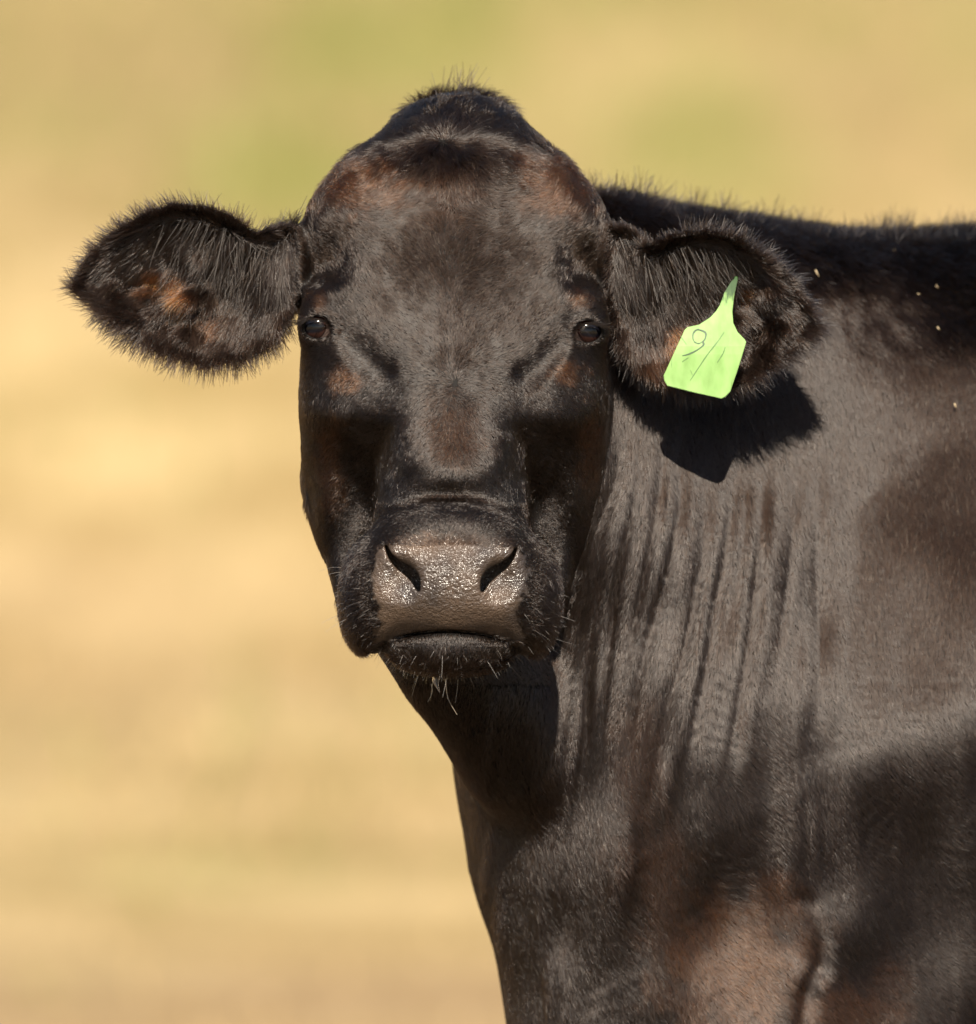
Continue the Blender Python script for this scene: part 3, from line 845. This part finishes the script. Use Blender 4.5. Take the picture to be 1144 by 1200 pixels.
def curves_obj(name, pts, rad, tint, mat, parent):
    """pts (N,K,3) in model units, rad (N,K), tint (N,3)"""
    N, K, _ = pts.shape
    cd = bpy.data.hair_curves.new(name)
    cd.add_curves([K] * N)
    cd.attributes['position'].data.foreach_set('vector', to_world(pts.reshape(-1, 3)).astype(np.float32).ravel())
    r = cd.attributes.get('radius') or cd.attributes.new('radius', 'FLOAT', 'POINT')
    r.data.foreach_set('value', (rad * U).astype(np.float32).ravel())
    c = cd.attributes.new('tint', 'FLOAT_COLOR', 'CURVE')
    c.data.foreach_set('color', np.column_stack([tint, np.ones(N)]).astype(np.float32).ravel())
    cd.materials.append(mat)
    o = bpy.data.objects.new(name, cd); col.objects.link(o)
    o.parent = parent; o.matrix_parent_inverse = parent.matrix_basis.inverted()
    return o

def nrm(a): return a / (np.linalg.norm(a, axis=-1, keepdims=True) + 1e-9)

EAR_LI = np.array(EAR_L, float); EAR_RI = np.array(EAR_R, float)
def regions(x, v, w):
    a_s, vl = head_local(x, v); a = np.abs(a_s)
    R = {}
    R['earL'] = (poly_sd(x, v, EAR_LI) < 4) & (w < 130) & (x < 338)
    R['earR'] = (poly_sd(x, v, EAR_RI) < 4) & (w < 125) & (x > 716)
    # head: inside its outline and in front of the neck
    head = (a < S_H(vl) + 8) & (vl > 95) & (vl < 800) & (w < 120) & ~R['earL'] & ~R['earR']
    head |= (w < 0) & (a < 140) & (vl > 560) & (vl < 800)
    head |= (w < 190) & (vl < 165) & (a < 100)
    R['head'] = head & (x < 740)
    R['body'] = ~(R['head'] | R['earL'] | R['earR'])
    return a_s, vl, R

NAP = [  # dull patches of the coat: x, v, radii, tilt, amount
    (1085, 600, 80, 130, 0, 1.1), (1105, 1010, 36, 140, 0.62, 0.9), (850, 1120, 130, 85, 0, 1.6), (990, 1190, 80, 40, 0, 0.8), (600, 1030, 11, 80, 0, 1.1), (662, 1105, 10, 50, 0, 1.1), (1015, 810, 26, 80, 0, 0.8),
    (818, 850, 22, 60, 0, 0.6), (765, 940, 30, 110, 0.05, 0.9), (700, 1150, 22, 60, 0.1, 0.8), (880, 930, 24, 50, 0.3, 0.6), (690, 830, 12, 90, 0, 0.6), (960, 900, 30, 30, 0, .5)]
def groom(P, N):
    x, v, w = P.T
    a_s, vl, R = regions(x, v, w); a = np.abs(a_s); sg = np.where(a_s < 0, -1.0, 1.0)
    n = len(x)
    G = np.zeros((n, 3)); L = np.full(n, 12.0); lift = np.full(n, 0.22); rad = np.full(n, 0.42); curl = np.full(n, 0.4)
    # --- body
    b = R['body']
    G[b] = np.stack([0.10 + 0 * x[b], np.ones(b.sum()), 0.15 + 0 * x[b]], 1)
    side = sstep(840, 960, v) * sstep(880, 740, x)
    G[b, 0] += 0.32 * side[b] * np.clip(0.9 + 0.3 * noise(x[b] / 40, v[b] / 60, w[b] / 60, 105), 0, 2); G[b, 1] -= 0.3 * side[b]
    arm = sstep(800, 880, v) * sstep(800, 880, x) * (0.75 + 0.5 * noise(x / 45, v / 60, w * 0, 102)); G[b, 0] += 0.9 * arm[b]
    flow = b & (v > 380) & (v < 960) & (x < 930)
    G[flow, 0] -= 0.32 * np.clip((930 - x[flow]) / 200, 0, 1) * sstep(940, 800, v[flow])
    hi = sstep(960, 1090, x) * sstep(800, 640, v); G[b, 0] -= 0.16 * hi[b];  G[b, 0] += 0.07 * noise(x[b] / 60, v[b] / 90, w[b] * 0, 103)
    L[b] = 15; rad[b] = 0.25; lift[b] = 0.08
    far_ = b & ((x > 1215) | (v > 1265)); L[far_] = 24; lift[far_] = 0.10
    crest = b & (N[:, 1] < -0.55) & (x < 1215)
    k = sstep(-0.55, -0.9, N[:, 1])
    G[crest] = np.stack([0.22 + 0.25 * noise(x[crest] / 12, 0 * x[crest], w[crest] / 12, 101), 0.8 + 0 * x[crest], -0.3 * k[crest]], 1)
    L[crest] = 13 + 14 * k[crest]; lift[crest] = 0.22 + 0.65 * k[crest]
    rimb = b & (np.abs(N[:, 2]) < 0.3) & (x < 660) & (v > 840); lift[rimb] = 0.4
    under = b & (v > 760) & (x < 620); L[under] = 9; lift[under] = 0.12
    # --- head
    h = R['head']
    seam = 6 * noise(vl[h] / 45, vl[h] * 0, vl[h] * 0, 91)
    rx = a_s[h] + 3 + seam
    g = np.stack([0.95 * np.tanh(rx / 22), -1 + 2.1 * sstep(385, 520, vl[h] + 0.25 * a[h]), 0.0 * rx], 1)
    out = sstep(100, 150, a[h]) * sstep(300, 420, vl[h]); g[:, 2] += 0.7 * out; g[:, 1] += 0.8 * out
    # poll: a second whorl, its lower hair combed down over the forehead
    bend_ = 8 * noise(a_s[h] / 30, a_s[h] * 0, a_s[h] * 0, 92) + 0.0012 * a_s[h] ** 2
    pc = np.stack([np.tanh((a_s[h] + 18) / 45), np.tanh((vl[h] - 164 - bend_) / 11)], 1)
    kp = sstep(305, 190, vl[h] + 22 * noise(a_s[h] / 30, vl[h] / 60, a_s[h] * 0, 93)) * sstep(135, 60, np.abs(a_s[h] + 12))
    g = g * (1 - kp[:, None]) + np.column_stack([pc, np.zeros(h.sum())]) * kp[:, None]
    G[h] = g
    vh, ah = vl[h], a[h]
    Lh = 7.5 + 4.5 * sstep(300, 230, vh) + 6 * sstep(230, 180, vh) + 5 * sstep(150, 125, vh)
    Lh = np.where(vh > 430, 6.5 - 1.5 * sstep(520, 590, vh), Lh)
    lf = 0.22 + 0.15 * sstep(260, 190, vh) * sstep(140, 165, vh) - 0.06 * sstep(150, 115, vh)
    lf = lf * (1 - 0.25 * gauss(vh - 588, 16) * (ah < 90)) * np.clip(1.1 + 0.6 * noise(x[h] / 8, v[h] / 13, w[h] / 30, 110) + 0.5 * noise(x[h] / 24, v[h] / 30, w[h] / 40, 111), 0.65, 2.2); topk = sstep(160, 138, vh); G_h = G[h]; G_h[:, 2] += 0.8 * topk; G[h] = G_h
    rr = np.full(h.sum(), 0.29)
    # muzzle fur
    mz = (vh > 592) & (w[h] < -10)
    g2 = np.stack([a_s[h], vh - 668, 0 * ah], 1); g2 = nrm(g2)
    G_h = G[h]; G_h[mz] = g2[mz] + np.array([0, .25, 0]); G[h] = G_h
    Lh = np.where(mz, 5.0 + 7 * sstep(88, 112, ah) + 3 * sstep(690, 740, vh), Lh); lf = np.where(mz, 0.35 + 0.35 * sstep(84, 100, ah), lf)
    chin = (vh > 738 + 19 * (ah / 85) ** 2) & (w[h] < -20) & (ah < 92)
    cd_ = vh - (738 + 19 * (ah / 85) ** 2)
    Lh = np.where(chin, 4 + 9 * sstep(6, 24, cd_), Lh); lf = np.where(chin, 0.15 + 0.5 * sstep(12, 30, cd_), lf)
    G_h = G[h]; G_h[chin] = np.stack([a_s[h][chin] / 140, 1 + 0 * ah[chin], -.25 + 0 * ah[chin]], 1); G[h] = G_h
    L[h] = Lh; lift[h] = lf; rad[h] = rr
    # lashes' fringe of skin round the eye stays short
    e = h & (np.hypot((a - 161) / 1.5, vl - 386) < 22); L[e] = 5.5; lift[e] = 0.4
    # --- ears
    for key, cx, cy, rim_, sgn in (('earL', 300, 330, RIM_L, -1), ('earR', 745, 345, RIM_R, 1)):
        m = R[key]
        if not m.any(): continue
        xx, vv = x[m], v[m]
        sd = -poly_sd(xx, vv, EAR_LI if sgn < 0 else EAR_RI)
        t = np.clip(sgn * (xx - cx) / 230, 0, 1)
        # long hair sprouting under the upper rim, sweeping down and outwards
        d_ = np.stack([sgn * (0.22 + 0.75 * t), 1.15 - 0.7 * t, -0.1 + 0 * t], 1)
        cyl = cy + 0 * xx; upw = sstep(0, -40, vv - cyl + 10)
        edge = sstep(26, 6, sd)
        mid = np.array([cx + sgn * 110, cy])
        rad_ = nrm(np.stack([(xx - mid[0]) * 0.8, vv - mid[1]], 1))
        rad3 = np.column_stack([rad_, np.zeros(len(xx))]) + np.array([sgn * 0.45, 0, 0])
        G[m] = nrm(d_) * (1 - edge[:, None]) + nrm(rad3) * edge[:, None]
        Lm = 17 + 16 * sstep(0.55, 0.1, t) * sstep(10, 40, sd)
        Lm = np.where(sd < 14, 13 + 7 * sstep(0.1, 0.6, t) + 9 * (vv > cy), Lm)
        L[m] = Lm * (1 + 0.3 * noise(xx / 8, vv / 8, xx * 0, 112)); lift[m] = 0.30 + 0.1 * edge; rad[m] = 0.33; curl[m] = 0.5
        back = m & (N[:, 2] > 0.1); L[back] = 15; lift[back] = 0.35
    # clumps and swirls
    c1 = np.stack([noise(x / 22, v / 22, w / 22, 81), noise(x / 22, v / 22, w / 22, 82), noise(x / 22, v / 22, w / 22, 83)], 1)
    c2 = np.stack([noise(x / 6, v / 6, w / 6, 84), noise(x / 6, v / 6, w / 6, 85), noise(x / 6, v / 6, w / 6, 86)], 1)
    c3 = np.stack([noise(x / 45, v / 45, w / 45, 87), noise(x / 45, v / 45, w / 45, 88), noise(x / 45, v / 45, w / 45, 89)], 1)
    G = nrm(G) + c3 * np.where(R['body'], 0.06, 0.22)[:, None]
    k1 = np.where(R['body'], 0.07, 0.30)[:, None]; k2 = np.where(R['body'], 0.045, 0.22)[:, None]
    # how the nap stands: it lies flatter in the dull parts of the coat and stands a little in the glossy ones
    xs_ = x + 0.16 * (v - 700) * np.clip((930 - x) / 220, 0, 1)
    nap = 0.36 + (0.62 * noise(xs_ / 10, v / 200, w / 300, 106) + 0.40 * noise(xs_ / 24, v / 220, w / 300, 108)) * (1 - 0.6 * sstep(980, 1060, x)) + 0.22 * noise(x / 60, v / 60, w / 60, 107)
    nr_ = (v > 480) & (w < 420)
    for pts_, wd_, dp_ in FOLDS:
        dl_, t_2 = line_d(x[nr_] + 4 * noise(x[nr_] / 50, v[nr_] / 60, w[nr_] * 0, 109), v[nr_], pts_)
        nap[nr_] -= min(1.0, 0.11 * dp_) * gauss(dl_, 0.9 * wd_) * np.sin(np.clip(t_2, 0.02, 0.98) * math.pi) ** 0.5
    for cx, cv, rx_, rv_, an, k_ in NAP:
        ca, sa = math.cos(an), math.sin(an)
        p_ = ((x - cx) * ca + (v - cv) * sa) / rx_; q_ = (-(x - cx) * sa + (v - cv) * ca) / rv_
        nap = nap - k_ * np.exp(-p_ * p_ - q_ * q_)
    H = np.array([0.0, -0.37, -0.93]); Tn = nrm(nrm(G) - (nrm(G) * N).sum(1, keepdims=True) * N)
    th = np.arctan2(-(Tn @ H), np.maximum(N @ H, 0.15))
    nap = np.clip(nap, 0, 1) * sstep(420, 500, v) * (N[:, 2] < -0.2)
    bb = R['body'] & ~crest & ~far_
    lift[bb] = (lift * (1 - nap) + np.clip(0.92 * th, 0.03, 0.50) * nap)[bb]; curl[bb] = 0.2
    poll = (h & (vl < 215))[:, None]
    G = nrm(G) + c1 * (k1 + 0.25 * poll) + c2 * (k2 + 0.15 * poll)
    return G, L, lift, rad, curl, R, a_s, vl

def grow():
    cen = BV[BF].mean(1)
    d1 = BV[BF[:, 2]] - BV[BF[:, 0]]; d2 = BV[BF[:, 3]] - BV[BF[:, 1]]
    nn = np.cross(d1, d2); area = np.linalg.norm(nn, axis=1) / 2; fn = nn / (2 * area[:, None] + 1e-9)
    x, v, w = cen.T
    core = (x > 40) & (x < 1215) & (v > 60) & (v < 1265) & (w < 760) & (fn[:, 2] < 0.45)
    vis = np.where(core, 1.0, np.where((v < 2230) & (fn[:, 2] < 0.6), 0.10, 0.0))
    nose = nose_mask(x, v, w)
    a_s, vl, R = regions(x, v, w); a = np.abs(a_s)
    dens = np.full(len(x), 0.62)
    dens[R['head']] = 0.95
    dens[R['earL'] | R['earR']] = 0.42
    dens[R['body'] & ((fn[:, 1] < -0.75) | (w > 480))] = 0.3
    dens *= (nose < 0.4)
    ea = eye_a(a_s, vl); dens[(np.hypot((ea - 160) / 1.3, vl - 386) < 14.2) & (w < 40)] = 0
    dens[R['head'] & (vl > 590) & (a < 92) & (w < -60) & (vl < 640)] = 0.9
    hidden = (w > 75) & (a < S_H(np.clip(vl, 100, 700)) - 45) & (vl > 160) & (vl < 700)
    dens[hidden] = 0
    throat = R['body'] & (v > 690) & (v < 860) & (x < 640); dens[throat] *= 0.6
    exp = np.nan_to_num(area * dens * vis)
    cnt = rng.poisson(exp)
    f = np.repeat(np.arange(len(x)), cnt); n = len(f)
    s_, t_ = rng.random(n)[:, None], rng.random(n)[:, None]
    q = BF[f]
    P = (BV[q[:, 0]] * (1 - s_) + BV[q[:, 1]] * s_) * (1 - t_) + (BV[q[:, 3]] * (1 - s_) + BV[q[:, 2]] * s_) * t_
    N = nrm((BN[q[:, 0]] * (1 - s_) + BN[q[:, 1]] * s_) * (1 - t_) + (BN[q[:, 3]] * (1 - s_) + BN[q[:, 2]] * s_) * t_)
    return P, N

def strands(P, N, G, L, lift, curl, jit=0.16, K=4):
    n = len(P)
    G = nrm(G) + rng.normal(0, 1, (n, 3)) * jit
    T = nrm(G - (G * N).sum(1, keepdims=True) * N)
    lift = lift * rng.uniform(0.6, 1.4, n)
    s = np.linspace(0, 1, K)
    side = np.cross(T, N)
    bend = rng.normal(0, 0.10, n)
    ln = L * rng.uniform(0.6, 1.25, n)
    pts = np.empty((n, K, 3))
    for i, u in enumerate(s):
        ang = lift * (1 - curl * 0.75 * u)
        pts[:, i] = P - N * 0.3 + (T * (np.cos(ang) * u)[:, None] + N * (np.sin(ang) * u * (1.25 - 0.35 * u))[:, None] + side * (bend * u * u)[:, None]) * ln[:, None]
    return pts

CELL = 4.0
def depth_map():
    nx, nv = int(1320 / CELL), int(1380 / CELL)
    m = (BV[:, 0] > 5) & (BV[:, 0] < 1300) & (BV[:, 1] > 5) & (BV[:, 1] < 1360) & (BN[:, 2] < -0.1)
    q = BV[m]; i = np.rint(q[:, 0] / CELL).astype(int); j = np.rint(q[:, 1] / CELL).astype(int)
    D = np.full((nx, nv), 1e6); np.minimum.at(D, (i, j), q[:, 2])
    k = q[:, 2] < D[i, j] + 14
    S = np.zeros((nx, nv)); C = np.zeros((nx, nv)); np.add.at(S, (i[k], j[k]), q[k, 2]); np.add.at(C, (i[k], j[k]), 1)
    for _ in range(2):                      # spread over empty cells, then smooth
        S = sum(np.roll(np.roll(S, a, 0), b, 1) * wt for a, b, wt in ((0, 0, 4), (1, 0, 1), (-1, 0, 1), (0, 1, 1), (0, -1, 1)))
        C = sum(np.roll(np.roll(C, a, 0), b, 1) * wt for a, b, wt in ((0, 0, 4), (1, 0, 1), (-1, 0, 1), (0, 1, 1), (0, -1, 1)))
    return np.where(C > 0, S / np.maximum(C, 1e-9), 1e6)
def rest_on_skin(pts, N, L):
    """hairs that would run into a hollow are laid back on the skin"""
    D = depth_map(); n, K, _ = pts.shape
    def look(p):
        fx = np.clip(p[:, 0] / CELL, 0, D.shape[0] - 2.01); fy = np.clip(p[:, 1] / CELL, 0, D.shape[1] - 2.01)
        i = fx.astype(int); j = fy.astype(int); fx = fx - i; fy = fy - j
        return (D[i, j] * (1 - fx) + D[i + 1, j] * fx) * (1 - fy) + (D[i, j + 1] * (1 - fx) + D[i + 1, j + 1] * fx) * fy
    e0 = pts[:, 0, 2] - look(pts[:, 0])
    face = (N[:, 2] < -0.3) & (np.abs(e0) < 6)
    for k in range(1, K):
        p = pts[:, k]; lim = look(p) + e0 - 0.5 - 0.06 * L * k / (K - 1)
        m = face & (p[:, 2] > lim) & (p[:, 2] < lim + 10)
        pts[m, k, 2] = lim[m]
    return pts

if HAIR:
    P, N = grow()
    G, L, lift, rad, curl, R, a_s, vl = groom(P, N)
    pts = strands(P, N, G, L, lift, curl, jit=np.where(R['body'], 0.07, 0.14)[:, None])
    pts = rest_on_skin(pts, N, L)
    n = len(P)
    taper = np.array([1.0, 0.95, 0.75, 0.25])
    outer = (P[:, 0] > 1215) | (P[:, 1] > 1265)
    rad = np.where(outer, 0.75, rad)
    rads = rad[:, None] * taper[None] * rng.uniform(0.7, 1.25, n)[:, None]
    rs_ = rust(*P.T)
    dark = np.array([0.0125, 0.0075, 0.0052]); red = np.array([0.115, 0.042, 0.014]); pale = np.array([0.10, 0.075, 0.055])
    k = np.clip(rs_ * rng.uniform(0.1, 1.2, n), 0, 1)[:, None]
    tint = dark * rng.uniform(0.6, 1.6, n)[:, None] * (1 - k) + red * np.where(R['body'], 0.62, 1.0)[:, None] * k * rng.uniform(0.6, 1.3, n)[:, None]
    inner = (R['earL'] | R['earR'])[:, None]; tint = np.where(inner, tint * (1 + k * np.array([0.9, 0.75, 0.4])), tint)
    pl = (rng.random(n) < 0.05)[:, None]
    tint = np.where(pl, tint * 0.4 + pale * 0.6, tint)
    hb = R['body']
    for nm, m in (('body_coat', hb), ('face_coat', R['head']), ('ear_fur', R['earL'] | R['earR'])):
        o = curves_obj(nm, pts[m], rads[m], tint[m], m_hair, cow); tag(o, kind='stuff')
    print('hairs', n, round(time.time() - t_, 1))

    # ---------------------------------------------------------------- long loose hairs, whiskers, lashes
    def loose(name, roots, dirs, lens, r0, col_, K=7, droop=0.25, wav=0.10):
        n = len(roots); s = np.linspace(0, 1, K); D = nrm(dirs)
        side = nrm(np.cross(D, rng.normal(0, 1, (n, 3))))
        bd = rng.normal(0, wav, n)
        pts = roots[:, None] + D[:, None] * (s[None] * lens[:, None])[..., None] \
            + side[:, None] * ((s[None] ** 2) * (bd * lens)[:, None])[..., None] + np.array([0, 1.0, 0]) * ((s[None] ** 2) * (lens * droop)[:, None])[..., None]
        rr = r0 * np.linspace(1, 0.3, K)[None] * rng.uniform(0.7, 1.3, n)[:, None]
        ti = np.array(col_)[None] * rng.uniform(0.5, 1.6, n)[:, None]
        return curves_obj(name, pts, rr, ti, m_hair, cow)
    def pick(mask, k):
        i = np.flatnonzero(mask); return i[rng.permutation(len(i))[:k]]
    x, v, w = P.T; a = np.abs(a_s)
    i = pick(R['head'] & (w < -10) & (((a > 84) & (vl > 625) & (vl < 765)) | ((vl > 752) & (a < 90))), 520)
    d = np.stack([a_s[i] * 1.3, (vl[i] - 668) * 0.9, -22 + 0 * i], 1) / 90 + 0.5 * N[i] + rng.normal(0, .28, (len(i), 3))
    tag(loose('whiskers', P[i], d, rng.uniform(4, 14, len(i)) + 20 * (rng.random(len(i)) < 0.07), 0.27, (0.17, 0.14, 0.115), droop=0.2, wav=0.22), kind='stuff')
    # fringe of long hair along the ears
    sdl = -poly_sd(x, v, EAR_LI); sdr = -poly_sd(x, v, EAR_RI)
    i = np.concatenate([pick(R['earL'] & (sdl < 12) & (v > 360), 700), pick(R['earR'] & (sdr < 12) & (v > 380), 600), pick(R['earL'] & (sdl < 12) & (v < 330), 420), pick(R['earR'] & (sdr < 10) & (v < 330) & (x > 800), 260)])
    cxx = np.where(x[i] < 500, 225.0, 830.0); cyy = np.where(v[i] > 345, 300.0, 345.0)
    d = np.stack([(x[i] - cxx) * 0.9, (v[i] - cyy) * 1.4, 0 * x[i]], 1); d = nrm(d) + np.stack([0.3 * np.sign(cxx - 500), 0.15 + 0 * cxx, 0 * cxx], 1) + rng.normal(0, .16, (len(i), 3))
    loose_ = loose('ear_fringe', P[i], d, rng.uniform(12, 30, len(i)), 0.36, (0.012, 0.009, 0.008), droop=0.1); tag(loose_, kind='stuff')
    # long hair growing inside the ears
    fade = rng.random(len(x))
    i = np.concatenate([pick(R['earL'] & (x > 180 + 90 * fade) & (v < 300 + 90 * fade[::-1]) & (sdl > 14), 800), pick(R['earR'] & (x < 880 - 90 * fade) & (v < 310 + 90 * fade[::-1]) & (sdr > 14), 800)])
    sg = np.sign(x[i] - 500)
    d = np.stack([sg * (0.16 + 0.3 * np.clip(np.abs(x[i] - np.where(sg < 0, 330, 720)) / 120, 0, 1)) + 0.25 * noise(x[i] / 13, v[i] / 13, x[i] * 0, 95), 1 + 0 * sg, -0.10 + 0 * sg], 1) + rng.normal(0, .13, (len(i), 3))
    tag(loose('inner_ear_hair', P[i] + N[i] * 2, d, rng.uniform(18, 62, len(i)), 0.33, (0.020, 0.014, 0.010), droop=0.05, wav=0.2), kind='stuff')
    # tuft on the poll, and hairs standing off the crest of the back
    i = pick(R['head'] & (vl < 136) & (a_s > -40) & (a_s < 84) & (w > 20) & (w < 150) & (np.abs(N[:, 2]) < 0.7) & (noise(a_s / 11, v * 0, w / 11, 104) > 0.1), 800)
    d = np.stack([0.35 + a_s[i] / 90 + 0.7 * noise(a_s[i] / 9, w[i] / 9, 0 * w[i], 98), -1 + 0 * a_s[i], 0 * a_s[i]], 1) + rng.normal(0, .25, (len(i), 3))
    tag(loose('poll_tuft', P[i], d, rng.uniform(7, 13, len(i)) * (1 + 0.7 * noise(a_s[i] / 12, 0 * w[i], w[i] / 12, 99)), 0.5, (0.014, 0.010, 0.008), droop=0.15), kind='stuff')
    i = pick(R['body'] & (N[:, 1] < -0.8) & (np.abs(N[:, 2] + 0.05) < 0.22) & (v < 330), 3600)
    d = np.stack([0.2 + 0.5 * noise(x[i] / 9, w[i] / 9, 0 * x[i], 96), -1 + 0 * x[i], 0 * x[i]], 1) + rng.normal(0, .22, (len(i), 3))
    tag(loose('back_crest_hair', P[i], d, rng.uniform(20, 36, len(i)) * (1 + 0.7 * noise(x[i] / 14, 0 * x[i], w[i] / 40, 97)), 0.5, (0.012, 0.009, 0.008), droop=0.1), kind='stuff')
    for sgn in (-1, 1):
        k = 80; tt = rng.uniform(-1, 1, k)
        aa = EYE[0] + 3 + 19 * tt; vv = EYE[1] - 10.5 * np.sqrt(1 - (tt * 0.93) ** 2) + 1
        hx, hv = head_world(sgn * (aa - (7.0 if sgn > 0 else 0.0)), vv); ww = EYE[2] - np.sqrt(np.maximum((EYE_R + 6) ** 2 - (aa - EYE[0]) ** 2 - (vv - EYE[1]) ** 2, 9)) - 1
        d = np.stack([sgn * (0.9 + 0.5 * tt), 0.25 - 0.2 * rng.random(k), -0.6 + 0 * tt], 1) + rng.normal(0, .15, (k, 3))
        tag(loose('eyelashes', np.stack([hx, hv, ww], 1), d, rng.uniform(10, 24, k), 0.42, (0.02, 0.016, 0.013), droop=-0.1), kind='stuff')

# a strand of drool and two long chin hairs
m_wet, t, b = new_mat('saliva'); b.inputs['Base Color'].default_value = (.5, .53, .6, 1); b.inputs['Roughness'].default_value = 0.06
b.inputs['Transmission Weight'].default_value = 0.9; b.inputs['IOR'].default_value = 1.34
V, F = lathe((511, 783, -98), (0.12, 1, 0.1), [(0.1, -4), (3.5, 0), (4.6, 8), (4, 14), (2, 20), (0.8, 26), (0.1, 28)], 14)
V[:, 0] += 1.5 * np.sin(V[:, 1] / 4)
link('drool', mesh_np('drool', to_world(V), F[:, ::-1]), m_wet, cow)
def thread(name, pts, r0, r1, mat, parent):
    c = catmull(pts, 6); n = len(c); V = []
    for i_, p_ in enumerate(c):
        r_ = r0 + (r1 - r0) * i_ / (n - 1)
        for q_ in range(6):
            V.append(p_ + r_ * np.array([math.cos(q_ * math.pi / 3), 0.3 * math.sin(q_ * 1.0), math.sin(q_ * math.pi / 3)]))
    F = [[i_ * 6 + j_, i_ * 6 + (j_ + 1) % 6, (i_ + 1) * 6 + (j_ + 1) % 6, (i_ + 1) * 6 + j_] for i_ in range(n - 1) for j_ in range(6)]
    return link(name, mesh_np(name, to_world(np.array(V)), np.array(F)), mat, parent)
m_bri, t, b = new_mat('pale_bristle'); b.inputs['Base Color'].default_value = (.32, .27, .2, 1); b.inputs['Roughness'].default_value = 0.4
thread('bristle', [(524, 788, -96), (523, 800, -97), (526, 818, -95), (536, 836, -93)], 0.75, 0.25, m_bri, cow)
thread('bristle', [(506, 800, -97), (507, 810, -97), (502, 821, -96)], 0.6, 0.2, m_bri, cow)

# pale bits of straw caught in the coat of the back
m_bit, t, b = new_mat('straw_bit'); b.inputs['Base Color'].default_value = (.42, .33, .2, 1); b.inputs['Roughness'].default_value = 0.7
zi = {}
def surf_w(x, v):
    """depth of the coat at a spot of the flank"""
    m = (np.abs(BV[:, 0] - x) < 9) & (np.abs(BV[:, 1] - v) < 9)
    return BV[m, 2].min()
for lab, x, v, ln, an in (('longest pale straw bit lying slanted on the back just above the ear tip', 966, 314, 5.5, 1.1), ('pale straw bit high up under the line of the back', 1064, 283, 3, .2),
        ('pale straw bit at the right edge of the back, level with the tag top', 1113, 329, 3.2, .7), ('small dull straw bit halfway between the ear and the right edge', 1090, 338, 2.2, .3),
        ('lone straw bit in the middle of the flank, level with the eyes', 1112, 380, 3, .9), ('lowest straw bit, caught on the flank at the right edge', 1130, 473, 3.6, 1.2)):
    ww = surf_w(x, v) - 4
    dx, dv = math.cos(an), math.sin(an)
    ln *= 0.75; c = [(x - dx * ln, v - dv * ln, ww), (x, v + 0.6, ww - 1.2), (x + dx * ln, v + dv * ln, ww)]
    o = thread('straw_bit', c, 1.2, 0.8, m_bit, None); tag(o, lab, 'straw bit', 'straw bits caught in the coat')
